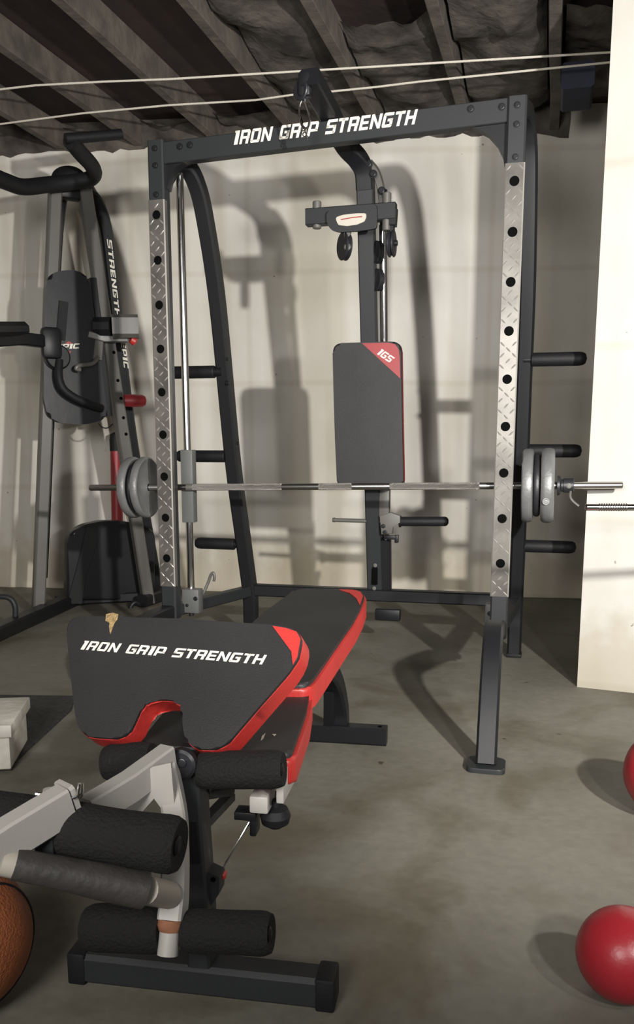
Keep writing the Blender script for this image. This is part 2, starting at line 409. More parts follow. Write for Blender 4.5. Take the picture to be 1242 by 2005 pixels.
# ================================================================== SMITH MACHINE (rack with pulley tower)
S_RACK = 0.775; FLZ = CAM_H - CAM_H/S_RACK      # the rack is laid out 1.29x along the sight lines and brought to true size below
SM = tag(empty('smith_machine', rk(RW/2, 0.35, FLZ)), 'black smith machine rack with diamond plate uprights, pulley tower and lettered top beam', 'exercise machine')
UW, UD = 0.074, 0.070
def diamond_cover(x, z0, z1, hz, r, parent):
    mb = MB(); w = UW/2 + 0.002; yf = -0.004
    bounds = [z0] + [ (hz[i]+hz[i+1])/2 for i in range(len(hz)-1) ] + [z1]
    ch = 0.005
    for i, zc in enumerate(hz):
        a, b = bounds[i], bounds[i+1]; n = 24
        circ, rect, inner = [], [], []
        for j in range(n):
            th = 2*PI*(j+0.5)/n; cx, cz = math.cos(th), math.sin(th)
            circ.append(mb.bm.verts.new(rk(x+cx*r, yf, zc+cz*r))); inner.append(mb.bm.verts.new(rk(x+cx*r, yf+0.0035, zc+cz*r)))
            hw, hh = w-ch, ((b-zc) if cz > 0 else (zc-a))
            s = min(hw/abs(cx) if abs(cx) > 1e-6 else 1e9, hh/abs(cz) if abs(cz) > 1e-6 else 1e9)
            rect.append(mb.bm.verts.new(rk(x+cx*s, yf, zc+cz*s)))
        for j in range(n):
            k = (j+1) % n
            mb.bm.faces.new((circ[j], circ[k], rect[k], rect[j])); mb.bm.faces.new((circ[j], inner[j], inner[k], circ[k]))
        # square the four corners
        cs = [mb.bm.verts.new(rk(x+sx*(w-ch), yf, zz)) for sx, zz in ((1, b), (-1, b), (-1, a), (1, a))]
        for j in range(n):
            k = (j+1) % n; p, q = (rect[j].co-rk(x, 0, zc)), (rect[k].co-rk(x, 0, zc))
            pe, qe = abs(p.dot(EX)), abs(q.dot(EX))
            if abs(pe-(w-ch)) < 1e-4 and abs(qe-(w-ch)) > 1e-4 or abs(qe-(w-ch)) < 1e-4 and abs(pe-(w-ch)) > 1e-4:
                mid = p+q; c = cs[(0 if mid.dot(EX) > 0 else 1)] if mid.z > 0 else cs[(3 if mid.dot(EX) > 0 else 2)]
                mb.bm.faces.new((rect[j], rect[k], c))
    edge_faces = []
    for sg in (-1, 1):
        edge_faces.append(len(mb.bm.faces))
        A = [rk(x+sg*(w-ch), yf, z) for z in (z0, z1)]; B = [rk(x+sg*w, yf+ch, z) for z in (z0, z1)]; Cc = [rk(x+sg*w, 0.028, z) for z in (z0, z1)]
        mb.quad([A[0], B[0], B[1], A[1]]); mb.quad([B[0], Cc[0], Cc[1], B[1]])
    # raised tread marks
    nbase = len(mb.bm.faces)
    row = 0; z = z0 + 0.014
    while z < z1 - 0.01:
        for ci, cx in enumerate((-0.024, 0.0, 0.024)):
            if (row + ci) % 2: continue
            if any(math.hypot(cx, z-h) < r+0.011 for h in hz): continue
            ang = PI/4 if (row//1 + ci//2) % 2 == 0 else -PI/4
            ang *= 1 if (row % 4) < 2 else -1
            u = V((math.cos(ang), math.sin(ang))); q = V((-u.y, u.x)); L, Wd, H = 0.0145, 0.0034, 0.0020
            def P(a, b, h): return mb.bm.verts.new(rk(x+cx+u.x*a+q.x*b, yf-h, z+u.y*a+q.y*b))
            base = [P(-L, 0, 0), P(-L*0.4, -Wd, 0), P(L*0.4, -Wd, 0), P(L, 0, 0), P(L*0.4, Wd, 0), P(-L*0.4, Wd, 0)]
            t1, t2 = P(-L*0.5, 0, H), P(L*0.5, 0, H)
            for f in ((0, 1, t1), (1, 2, t2, t1), (2, 3, t2), (3, 4, t2), (4, 5, t1, t2), (5, 0, t1)):
                mb.bm.faces.new([base[i] if isinstance(i, int) else i for i in f])
        z += 0.0225; row += 1
    mb.bm.faces.ensure_lookup_table()
    for k, f in enumerate(mb.bm.faces):
        if k >= nbase: f.material_index = 1
    for k in edge_faces: mb.bm.faces[k].material_index = 1  # folded edges take the brighter metal: their highlight is put into the colour
    o = mb.build('diamond_plate', 'diamond', parent, smooth=25); o.data.materials.append(M['tread'])
    for h in hz:
        hb = MB(); hb.lathe(rk(x, -0.0006, h), -EY, [(0, r*1.02), (0.0004, r*1.02)], seg=20); hb.build('adjustment_hole', 'hole', parent, smooth=0)
    return o
for x, ztop, hz0, hz1, p0, p1 in ((0.0, 2.135, 0.295, 1.825, 0.16, 1.888), (RW, 2.172, 0.328, 1.857, 0.184, 1.925)):
    dx = -0.012 if x == 0 else 0.0
    mb = MB(); mb.sweep([rk(x+dx, UD/2, 0.0), rk(x+dx, UD/2, ztop)], EX, UW, UD, ch=0.1); up = mb.build('upright', 'slate', SM)
    diamond_cover(x+dx, p0, p1, [hz0+(hz1-hz0)*i/8 for i in range(9)], 0.0195, up)
    for z in (ztop-0.035, ztop-0.105, ztop-0.225): bolt(rk(x+dx, 0, z), -EY, 0.010, 0.007, up)
# top beam with lettering
bl, br = rk(0.02, 0.04, 2.083), rk(RW-0.03, 0.04, 2.128)
mb = MB(); mb.sweep([bl, br], EY, 0.052, 0.090, ch=0.06); beam = mb.build('top_beam', 'slate', SM)
ub = EX.cross(EY); bd = (br-bl).normalized(); bu = (-EY).cross(bd); bu = bu if bu.z > 0 else -bu
c0, c1 = rp(457, 284, 0.0137), rp(815, 243, 0.0137)
lettering('IRON GRIP STRENGTH', c0, c1, bu, -EY, 0.055, beam)
for u, v in ((922, 213), (983, 209), (352, 287), (372, 284)): bolt(rp(u, v, 0.0135), -EY, 0.011, 0.007, beam)
# rounded gussets under the beam
mb = MB(); a0 = [rp(u, v, 0.05) for u, v in ((1000, 228), (1000, 335), (989, 332), (986, 310), (975, 286), (957, 266), (932, 254), (900, 250), (895, 238))]
mb.prism(a0, EY, -0.02, 0.03); mb.build('gusset', 'black', SM)
mb = MB(); a0 = [rp(u, v, 0.05) for u, v in ((318, 290), (395, 283), (392, 312), (370, 318), (350, 328), (337, 345), (331, 372), (318, 376))]
mb.prism(a0, EY, -0.02, 0.03); mb.build('gusset', 'black', SM)
# rear legs, arched at the top
def rear_leg(pts, sgn):
    P = [rp(u, v, y) for u, v, y in pts]; e = P[-1]; P += [V((e.x, e.y, (e.z+FLZ)/2)) + EY*0.01, V((e.x, e.y, FLZ+0.004)) + EY*0.012]
    mb = MB(); mb.sweep(smooth(P, 8), EX, 0.070, 0.074, ch=0.14)
    return mb.build('rear_leg', 'black', SM)
LL = rear_leg([(325, 345, 0.07), (338, 322, 0.12), (362, 322, 0.19), (384, 358, 0.25), (402, 430, 0.31), (427, 600, 0.41), (456, 900, 0.54), (477, 1060, 0.61), (490, 1160, 0.65)], -1)
RL = rear_leg([(1012, 232, 0.07), (1018, 214, 0.12), (1028, 225, 0.19), (1034, 262, 0.25), (1037, 340, 0.31), (1034, 560, 0.42), (1027, 750, 0.51), (1019, 980, 0.60), (1011, 1172, 0.69)], 1)
fl_, fr_ = rk(0.172, 0.655, 0.0), rk(1.578, 0.70, 0.0)
mb = MB(); mb.sweep([fl_+EZ*0.042, fr_+EZ*0.042], EZ, 0.062, 0.062, ch=0.1); mb.build('rear_rail', 'black', SM)
for a, b in ((rk(-0.012, 0.03, 0.036), fl_+EZ*0.036), (rk(RW, 0.03, 0.036), fr_+EZ*0.036)):
    mb = MB(); mb.sweep([a, b], EZ, 0.056, 0.056, ch=0.1); mb.build('side_rail', 'slate', SM)
for p, lg in ((fl_, LL), (fr_, RL)):
    q = rp(490, 1160, 0.65) if lg is LL else rp(1011, 1172, 0.69)
    mb = MB(); mb.box(V((q.x, q.y, FLZ+0.010)) + EY*0.012, EX*0.076, EY*0.080, EZ*0.020, 0.004); mb.build('foot_cap', 'rubber', lg)
mb = MB(); mb.box(rp(760, 1203, 0.63), EX*0.13, EY*0.05, EZ*0.06, 0.006); mb.build('tower_shoe', 'black', SM)
# front legs: right one arches forward to its plate
FP = hitZ(952, 1503, FLZ); B0 = rk(RW, 0.0, 0); fd = (B0-FP); fd.z = 0; fL = fd.length; fd.normalize(); side = fd.cross(EZ)
def front_leg(F, d, L, w, prof):
    sd = d.cross(EZ)
    mb = MB(); mb.sweep(smooth([F + d*a + EZ*h for a, h in prof], 9), sd, w, 0.066, ch=0.12)
    lg = mb.build('front_leg', 'black', SM)
    pl = [F+sd*a+d*b for a, b in ((-0.064, -0.06), (0.064, -0.06), (0.064, 0.06), (-0.064, 0.06))]
    mb = MB(); mb.prism(rounded(pl, 0.026), EZ, 0.0, 0.018, 0.005); mb.build('foot_plate', 'slate', lg)
front_leg(FP, fd, fL, 0.070, [(0, 0.012), (0.04, 0.10), (0.085, 0.19), (0.14, 0.28), (0.20, 0.35), (0.28, 0.392), (0.38, 0.398), (0.58, 0.36), (0.78, 0.315), (fL-0.03, 0.286)])
FQ = rk(-0.012, -0.62, FLZ)
front_leg(FQ, EY, 0.62, 0.070, [(0, 0.012), (0.02, 0.10), (0.08, 0.19), (0.2, 0.265), (0.4, 0.288), (0.61, 0.286)])
# plate storage horns on the rear legs
for side_, horns in ((-1, ((322, 430, 730, 0.43), (345, 450, 893, 0.53), (382, 468, 1063, 0.61))), (1, ((1150, 1030, 702, 0.47), (1140, 1024, 883, 0.56), (1129, 1016, 1072, 0.64)))):
    for ut, ub_, v, y in horns:
        tip, root = rp(ut, v, y), rp(ub_, v, y); root.z = tip.z
        ax = (tip-root); ln = ax.length; ax.normalize(); r = 0.031
        mb = MB(); mb.tube([root-ax*0.01, tip-ax*0.03], 0.02); h = mb.build('storage_horn', 'black', SM)
        mb = MB(); mb.lathe(root+ax*0.024, ax, [(0, r*0.9), (0.004, r), (ln-0.060, r), (ln-0.042, r*0.93), (ln-0.030, r*0.7), (ln-0.024, 0.001)], seg=24); mb.build('rubber_sleeve', 'rubber', h)
        for dz in (0.065, -0.05):
            q = rp(ub_, v, y) + EZ*dz - EX*side_*0.012
            bolt(q - EX*side_*0.025, -EX*side_, 0.009, 0.012, h)
# chrome guide rods with carriages and end blocks
for xr in (0.052, RW-0.003):
    lx = 0.0 if xr < 0.5 else 0.03
    mb = MB(); mb.tube([rk(xr-0.004, 0.138, 0.10), rk(xr-0.010, 0.138, 2.03)], 0.0175, 20); mb.build('guide_rod', 'chrome', SM)
    mb = MB(); mb.box(rk(xr-0.003, 0.140, 0.626), EX*0.060, EY*0.050, EZ*0.345, 0.003); mb.build('carriage', 'carr', SM)
    mb = MB(); mb.box(rk(xr+(0.012 if xr < 0.5 else -0.018), 0.115, 0.075), EX*0.085, EY*0.06, EZ*0.115, 0.003); bk = mb.build('rod_block', 'carr', SM)
    bolt(rk(xr+(0.04 if xr < 0.5 else -0.04), 0.085, 0.09), -EY, 0.008, 0.006, bk); bolt(rk(xr-0.005, 0.085, 0.055), -EY, 0.006, 0.006, bk)
    mb = MB(); mb.tube([rk(xr+0.01, 0.1, 0.018), rk(xr+0.01, 0.1, 0.001)], 0.012); mb.build('rubber_foot', 'rubber', bk)
hk = smooth([rp(392, 1168, 0.16), rp(400, 1158, 0.17), rp(408, 1140, 0.18), rp(413, 1126, 0.18), rp(418, 1122, 0.18), rp(420, 1130, 0.18), rp(419, 1138, 0.18)], 6)
mb = MB(); mb.tube(hk, 0.0075, 10); mb.build('latch_hook', 'gun', SM)
# pulley tower
tw = [(716, 352, 0.37), (722, 600, 0.47), (728, 850, 0.57), (736, 1172, 0.69)]
mb = MB(); mb.sweep([rp(*q) for q in tw], EX, 0.078, 0.055, ch=0.1); post = mb.build('tower_post', 'slate', SM)
mb = MB(); mb.sweep([rp(756, 1055, 0.655), rp(757, 1172, 0.70)], EX, 0.05, 0.05, ch=0.1); mb.build('tower_post', 'black', SM)
mb = MB(); mb.tube([rp(750, 440, 0.42), rp(756, 1062, 0.655)], 0.0185, 18); mb.build('tower_rod', 'chrome', SM)
mb = MB(); mb.sweep(smooth([rp(716, 372, 0.375), rp(713, 335, 0.355), rp(700, 310, 0.32), rp(674, 280, 0.24), rp(640, 212, 0.0), rp(606, 150, -0.22)], 7), EX, 0.078, 0.066, ch=0.1)
boom = mb.build('tower_boom', 'black', SM)
mb = MB(); mb.sweep(smooth([rp(722, 318, 0.36), rp(738, 340, 0.38), rp(748, 380, 0.41), rp(752, 440, 0.43)], 6), EX, 0.03, 0.045, ch=0.12); br_ = mb.build('tower_brace', 'gun', SM)
for u, v in ((722, 322), (731, 341), (748, 374)): bolt(rp(u, v, 0.33), -EY, 0.014, 0.014, br_)
mb = MB(); mb.tube([rp(748, 374, 0.33), rp(757, 373, 0.32)], 0.006); mb.build('locking_pin', 'black', br_)
mb = MB(); mb.tube([rp(719, 316, 0.32), rp(721, 325, 0.32)], 0.005); mb.build('locking_pin', 'black', br_)
def pulley(c, ax, r, wdt, parent, m='castb'):
    mb = MB(); mb.lathe(V(c)-V(ax).normalized()*wdt/2, ax, [(0, r*0.3), (0, r*0.92), (wdt*0.12, r), (wdt*0.25, r), (wdt*0.5, r*0.84), (wdt*0.75, r), (wdt*0.88, r), (wdt, r*0.92), (wdt, r*0.3)], 32)
    return mb.build('pulley', m, parent)
# front pulley, bracket and snap hook at the boom tip
tip = rp(592, 178, -0.20)
pulley(tip, EX*0.5+EY, 0.038, 0.03, boom)
mb = MB(); mb.box(tip+EZ*0.02+EX*0.012, EX*0.05, EY*0.045, EZ*0.09, 0.01); mb.build('pulley_bracket', 'black', boom)
ck = smooth([rp(591, 196, -0.2), rp(586, 212, -0.2), rp(588, 235, -0.2), rp(594, 250, -0.2), rp(603, 249, -0.2), rp(607, 235, -0.2), rp(603, 214, -0.2), rp(597, 197, -0.2), rp(594, 190, -0.2)], 6)
mb = MB(); mb.tube(ck, 0.0042, 10); mb.tube(smooth([rp(592, 186, -0.2), rp(590, 196, -0.2), rp(597, 200, -0.2)], 4), 0.004, 8); mb.build('snap_hook', 'chrome', boom)
for i, (u, v) in enumerate(((594, 252), (599, 257), (597, 263), (601, 268))):
    mb = MB(); mb.ringlathe(rp(u, v, -0.2), EX if i % 2 else EY, [(-0.002, 0.006), (0.002, 0.006), (0.002, 0.010), (-0.002, 0.010)], 14); mb.build('chain_link', 'chrome', boom)
# butterfly crossbar with emblem plate
yb = 0.30
cl_, cr_ = rp(601, 427, yb), rp(776, 414, yb)
mb = MB(); mb.sweep([cl_, cr_], EY, 0.055, 0.072, ch=0.08); xb = mb.build('crossbar', 'slate', SM)
mb = MB(); mb.sweep([rp(766, 426, yb), rp(777, 426, yb)], EY, 0.05, 0.075, ch=0.08); mb.build('end_cap', 'black', xb)
for u, v0, v1 in ((621, 401, 448), (757, 388, 452)):
    mb = MB(); mb.lathe(rp(u, v1, yb-0.005), EZ, [(0, 0.017), (0.003, 0.02), ((v1-v0)/1700*4.25-0.003, 0.02), ((v1-v0)/1700*4.25, 0.017)], 20); mb.build('pivot_pin', 'gun', xb)
ep = [rp(u, v, yb-0.045) for u, v in ((640, 414), (668, 408), (700, 402), (738, 400), (739, 432), (738, 448), (700, 453), (664, 455), (648, 450), (641, 438))]
mb = MB(); mb.prism(rounded(ep, 0.014), -EY, -0.012, 0.006, 0.003); epo = mb.build('emblem_plate', 'slate', SM)
eo = [rp(u, v, yb-0.052) for u, v in ((658, 426), (672, 421), (700, 418), (717, 418), (718, 425), (714, 434), (700, 440), (680, 443), (663, 441), (659, 432))]
mb = MB(); mb.prism(rounded(eo, 0.006), -EY, 0, 0.004, 0.0015); eo_ = mb.build('emblem', 'emb', epo)
er = [rp(u, v, yb-0.0565) for u, v in ((668, 429), (690, 425), (709, 423), (710, 425), (690, 427), (668, 431))]
mb = MB(); mb.prism(er, -EY, 0, 0.0006); mb.build('emblem_stripe', 'redd', epo)
pulley(rp(675, 482, yb), EX + EY*0.75, 0.062, 0.03, xb)
mb = MB(); mb.sweep([rp(680, 452, yb-0.03), rp(682, 488, yb-0.03)], EX, 0.03, 0.006); mb.box(rp(679, 453, yb), EX*0.03, EY*0.06, EZ*0.01); mb.lathe(rp(681, 484, yb-0.035), -EY, [(0, 0.016), (0.008, 0.016), (0.012, 0.01)], 16); mb.build('pulley_bracket', 'gun', xb)
pulley(rp(767, 477, yb), EX, 0.058, 0.03, xb)
mb = MB(); mb.sweep([rp(766, 436, yb), rp(766, 470, yb)], EX, 0.032, 0.03); mb.lathe(rp(757, 477, yb), EX, [(0, 0.012), (0.05, 0.012)], 12); mb.build('pulley_bracket', 'black', xb)
pulley(rp(739, 494, 0.41), EX+EY*0.8, 0.05, 0.025, post); pulley(rp(740, 548, 0.43), EX+EY*0.8, 0.05, 0.025, post)
# tower backrest with red corner
yp = 0.36
def pad(outl, n, t_top, t_band, name, parent, mtop='vinyl', mband='red', bev=0.010, bandgrow=0.0):
    mb = MB(); mb.prism(outl, n, -t_top, 0.0, bev, 4); p = mb.build(name, mtop, parent, smooth=50)
    mb = MB(); mb.prism(offset(outl, bandgrow, n) if bandgrow else outl, n, -t_top-t_band, -t_top*0.55, 0.008, 3, True); mb.build('side_band', mband, p, smooth=50)
    return p
bo_ = [rp(u, v, yp) for u, v in ((651, 672), (785, 668), (787, 800), (790, 950), (660, 950), (656, 860), (653, 760))]
bp_ = pad(rounded(bo_, [0.045, 0.045, 0, 0.02, 0.02, 0, 0], 6), -EY, 0.035, 0.022, 'backrest', SM, 'vinyl', 'redd')
cp = [rp(u, v, yp-0.0004) for u, v in ((709, 672), (760, 671), (774, 674), (781, 684), (783, 700), (784, 741))]
mb = MB(); mb.prism(cp, -EY, 0, 0.0012); cpo = mb.build('corner_patch', 'redd', bp_, smooth=0)
q0, q1 = rp(738, 693, yp-0.0025), rp(764, 711, yp-0.0025); dd = (q1-q0).normalized(); lettering('IGS', q0, q1, EY.cross(dd) if EY.cross(dd).z > 0 else -EY.cross(dd), -EY, 0.032, bp_)
mb = MB(); mb.box(rk(0.86, 0.47, 0.97), EX*0.07, EY*0.10, EZ*0.30, 0.004); mb.build('backrest_bracket', 'black', SM)
# low carriage with short handle and rod
yl = 0.615
mb = MB(); mb.box(rp(754, 982, yl), EX*0.05, EY*0.05, EZ*0.15, 0.003); mb.build('slide_sleeve', 'gun', SM)
lp = [rp(u, v, yl-0.03) for u, v in ((744, 1010), (766, 1003), (784, 1010), (784, 1024), (770, 1030), (769, 1044), (748, 1046))]
mb = MB(); mb.prism(lp, -EY, -0.02, 0.01, 0.002); lb = mb.build('handle_bracket', 'gun', SM)
mb = MB(); mb.tube([rp(653, 1018, yl), rp(745, 1021, yl)], 0.0105, 14); mb.lathe(rp(656, 1018, yl), -EX, [(0, 0.013), (0.012, 0.011)], 14); mb.build('thin_rod', 'gun', lb)
a_, b_ = rp(786, 1021, yl), rp(880, 1021, yl); ln = (b_-a_).length; ax = (b_-a_).normalized()
mb = MB(); mb.lathe(a_-ax*0.01, ax, [(0, 0.03), (0.008, 0.03), (0.008, 0.024), (ln-0.01, 0.024), (ln, 0.02), (ln+0.006, 0.01)], 24); mb.build('rubber_grip', 'rubber', lb)
mb = MB(); mb.box(rp(765, 1052, yl-0.03), EX*0.06, EY*0.03, EZ*0.02, 0.003); mb.box(rp(777, 1055, yl-0.03), EX*0.018, EY*0.03, EZ*0.04, 0.003); hexbolt(mb, rp(754, 1042, yl-0.045), -EY, 0.008, 0.006); hexbolt(mb, rp(751, 1030, yl-0.045), -EY, 0.008, 0.006); mb.build('locking_pin', 'black', lb)
mb = MB(); mb.box(rp(734, 1128, 0.635), EX*0.03, EY*0.012, EZ*0.09, 0.004); mb.build('slot_cover', 'hole', post)
bolt(rp(735, 1107, 0.625), -EY, 0.008, 0.006, post, 'gun'); bolt(rp(733, 1152, 0.645), -EY, 0.008, 0.006, post, 'gun')

# ================================================================== BARBELL, PLATES, COLLARS
yb_ = 0.094; BL, BR = rp(176, 955, yb_), rp(1220, 950, yb_); BA = (BR-BL).normalized(); BLN = (BR-BL).length
def bar_at(u):   # distance along the bar of a photo column
    p = rp(u, 952, yb_); return (p-BL).dot(BA)
bb = tag(empty('barbell', BL.lerp(BR, 0.5)), 'long chrome barbell lying across the smith machine with plates on both ends', 'barbell')
RB = 0.0150
mb = MB(); mb.lathe(BL, BA, [(0, RB*0.85), (0.004, RB), (BLN-0.004, RB), (BLN, RB*0.85)], 24); mb.build('shaft', 'bar', bb)
for u0, u1 in ((378, 553), (625, 690), (764, 940)):
    mb = MB(); mb.lathe(BL+BA*bar_at(u0), BA, [(0, RB), (0.002, RB+0.0009), (bar_at(u1)-bar_at(u0)-0.002, RB+0.0009), (bar_at(u1)-bar_at(u0), RB)], 24); mb.build('knurled_grip', 'knurl', bb)
mb = MB(); mb.lathe(BL+BA*bar_at(366), BA, [(0, RB+0.0012), (0.03, RB+0.0012), (0.034, RB)], 24); mb.build('stop_ring', 'gun', bb)
def weight(u, r, t, m, label, grp=None):
    o = empty('weight_plate', BL+BA*bar_at(u))
    tag(o, label, 'weight plate', grp)
    h = t/2; b = RB+0.0035
    prof = [(-h*0.8, b), (-h*0.8, r*0.22), (-h*0.45, r*0.3), (-h*0.45, r*0.78), (-h*0.75, r*0.84), (-h, r*0.93), (-h*0.8, r*0.975), (-h*0.35, r), (h*0.35, r), (h*0.8, r*0.975), (h, r*0.93), (h*0.75, r*0.84), (h*0.45, r*0.78), (h*0.45, r*0.3), (h*0.8, r*0.22), (h*0.8, b)]
    mb = MB(); mb.ringlathe(o.location, BA, prof, 56); mb.build('disc', m, o)
    return o
pg = 'plates on the barbell'
weight(262, 0.146, 0.042, 'castg', 'grey iron weight plate outermost of the three beside the padded dip tower', pg)
weight(275, 0.130, 0.022, 'castb', 'thin black weight plate between two grey plates beside the padded dip tower', pg)
weight(286, 0.146, 0.038, 'castg', 'grey iron weight plate pressed against the upright near the padded dip tower', pg)
weight(1034, 0.156, 0.046, 'castg', 'grey iron weight plate against the upright near the white partition', pg)
weight(1052, 0.132, 0.028, 'castb', 'thin black weight plate between two grey plates near the white partition', pg)
wp = weight(1073, 0.158, 0.054, 'castg', 'thick grey iron weight plate outermost beside the lever collar', pg)
mb = MB(); mb.lathe(rp(1070, 977, yb_) + (-EY*0.148)+EZ*0.0, -EY, [(0, 0.014), (0.004, 0.014), (0.004, 0.010), (0.002, 0.009)], 20); mb.build('casting_mark', 'castg', wp)
def collar(u, s, lever, label):
    o = tag(empty('collar', BL+BA*bar_at(u)), label, 'barbell collar'); b = RB+0.001
    p = o.location
    mb = MB(); mb.ringlathe(p, BA*s, [(-0.004, b), (-0.004, 0.042), (0.006, 0.040), (0.012, 0.026), (0.020, 0.026), (0.022, 0.030), (0.062, 0.030), (0.064, 0.026), (0.064, b)], 28); mb.build('sleeve', 'castb', o)
    mb = MB(); hexbolt(mb, p+BA*s*0.043-EY*0.029, -EY, 0.008, 0.006); mb.build('set_screw', 'gun', o)
    if lever:
        mb = MB(); mb.tube(smooth([rp(1118, 962, yb_-0.02), rp(1117, 972, yb_-0.03), rp(1122, 981, yb_-0.035), rp(1134, 991, yb_-0.04)], 5), 0.005, 10); mb.build('lever', 'gun', o)
collar(1093.5, 1, True, 'black barbell collar with a wire lever next to the thick grey plate')
o = tag(empty('collar', BL+BA*bar_at(250)), 'small plain black barbell collar outside the grey plate beside the dip tower', 'barbell collar')
mb = MB(); mb.ringlathe(o.location, -BA, [(0.005, RB+0.001), (0.005, 0.031), (0.012, 0.034), (0.024, 0.034), (0.03, 0.03), (0.03, RB+0.001)], 28); mb.build('sleeve', 'castb', o)
mb = MB(); hexbolt(mb, o.location-BA*0.018-EY*0.033, -EY, 0.007, 0.005); mb.build('set_screw', 'gun', o)

for root in [SM] + [o for o in bpy.data.objects if o.parent is None and o.name.split('.')[0] in ('barbell', 'weight_plate', 'collar')]:
    root.location = EYE + (root.location-EYE)*S_RACK
    for ch in root.children_recursive: ch.data.transform(Matrix.Scale(S_RACK, 4))

# ================================================================== SECOND BAR by the partition on its stand
b0 = hitY(1146, 993, 2.0); b1 = b0+V((1.40, -0.02, 0.0))
sb = tag(empty('barbell', b0.lerp(b1, 0.5)), 'thin chrome bar with a threaded end in front of the white partition', 'barbell')
bd = (b1-b0).normalized()
mb = MB(); mb.lathe(b0, bd, [(0, 0.006), (0.003, 0.0082), ((b1-b0).length, 0.0082)], 20); mb.build('shaft', 'chrome', sb)
mb = MB(); L_ = 0.12
mb.lathe(b0+bd*0.030, bd, [(0.0028*i, 0.0090 if i % 2 else 0.0078) for i in range(24)], 20); mb.build('thread', 'bar', sb)
st = tag(empty('bar_stand', V((1.60, 1.98, 0))), 'black steel stand holding the thin chrome bar beside the white partition', 'stand')
for xx in (1.38, 1.82):
    z = b0.z; y = b0.y + (xx-b0.x)/(b1.x-b0.x)*(b1.y-b0.y)
    mb = MB(); mb.sweep([V((xx, y, 0)), V((xx, y, z-0.045))], (1, 0, 0), 0.04, 0.04); mb.box(V((xx, y, 0.01)), (0.12, 0, 0), (0, 0.2, 0), (0, 0, 0.02), 0.004); mb.build('post', 'black', st)
    mb = MB(); mb.tube([V((xx, y-0.028, z+0.012)), V((xx, y-0.024, z-0.016)), V((xx, y, z-0.030)), V((xx, y+0.024, z-0.016)), V((xx, y+0.028, z+0.012))], 0.008, 10); mb.build('cradle', 'black', st)
mb = MB(); mb.sweep([V((1.38, 1.985, 0.15)), V((1.82, 1.985, 0.15))], (0, 0, 1), 0.04, 0.03); mb.build('cross_brace', 'black', st)

# ================================================================== POWER TOWER (dip and knee raise station)
PT = tag(empty('power_tower', V((-1.1, 4.35, 0))), 'grey and black knee raise tower with padded back, arm rests and curved pull-up handles', 'exercise machine')
TD = V((0.5, 0.30, 0)).normalized(); TN = V((TD.y, -TD.x, 0))    # front line of the tower
TP = V((-1.36, 4.12, 0))
def tp(u, v, off=0.0): return hitP(u, v, TP + (-TN)*(off), TN)   # off = distance behind the front line
mb = MB(); mb.sweep([tp(108, 372), tp(100, 560), tp(75, 1192)], TD, 0.056, 0.056, ch=0.12); lp_ = mb.build('front_post', 'gun', PT)
e1 = tp(292, 1192); e0 = tp(166, 372); e2 = e1 + (e1-e0)*(e1.z/(e0.z-e1.z))
mb = MB(); mb.sweep([e0, tp(212, 672), e2 + EZ*0.01], TD, 0.058, 0.056, ch=0.12); rp_ = mb.build('front_post', 'gun', PT)
for u, v in ((219, 690), (227, 745), (233, 780), (238, 818), (243, 850)):
    bo = MB(); bo.lathe(tp(u+4, v, -0.029), TN, [(0, 0.008), (0.001, 0.008)], 12); bo.build('adjustment_hole', 'hole', rp_)
# rear black curved legs
q = [(150, 358, 0.05), (182, 385, 0.10), (203, 440, 0.14), (214, 520, 0.17), (232, 680, 0.20), (252, 840, 0.22), (272, 960, 0.23), (300, 1120, 0.24)]
pth = smooth([tp(*k) for k in q], 7); z_e = pth[-1] + (pth[-1]-pth[-2]).normalized()*(pth[-1].z/abs((pth[-1]-pth[-2]).normalized().z)); pth.append(z_e)
mb = MB(); mb.sweep(pth, TD, 0.062, 0.070, ch=0.14); rl_ = mb.build('rear_leg', 'black', PT)
for txt, (u0, v0), (u1, v1), o0, o1 in (('STRENGTH', (209, 468), (226, 622), 0.11, 0.155), ('EPIC', (236, 668), (243, 722), 0.16, 0.17)):
    p0, p1 = tp(u0, v0, o0), tp(u1, v1, o1); d_ = (p1-p0).normalized(); nn = (TN - d_*TN.dot(d_)).normalized(); upv = nn.cross(d_)
    upv = upv if upv.dot(TD) > 0 else -upv
    lettering(txt, p0, p1, upv, nn, 0.024, rl_, lift=0.002)
q = [(132, 358, 0.05), (118, 400, 0.14), (108, 520, 0.20), (98, 760, 0.25), (88, 1000, 0.29), (82, 1130, 0.31)]
pth = smooth([tp(*k) for k in q], 7)
mb = MB(); mb.sweep(pth, TD, 0.05, 0.05, ch=0.14); mb.build('rear_leg', 'black', PT)
# top: hub and pull-up handles
mb = MB(); mb.sphere(tp(135, 350, -0.01), 0.076, (1.05, 0.7, 0.72)); mb.box(tp(136, 372, 0.02), TD*0.17, TN*0.07, EZ*0.09, 0.02); mb.build('top_hub', 'black', PT)
hb_ = smooth([tp(-60, 352, -0.35), tp(-20, 345, -0.30), tp(10, 355, -0.24), tp(45, 366, -0.17), tp(90, 362, -0.10), tp(140, 357, -0.08), tp(172, 352, -0.10), tp(185, 340, -0.14), tp(178, 322, -0.20), tp(158, 300, -0.28), tp(138, 276, -0.36)], 7)
mb = MB(); mb.tube(hb_, 0.034, 16); hd = mb.build('pull_up_handle', 'rubber', PT)
mb = MB(); mb.tube([tp(128, 272, -0.36), tp(238, 263, -0.36)], 0.0215, 14); mb.build('grip', 'rubber', hd)
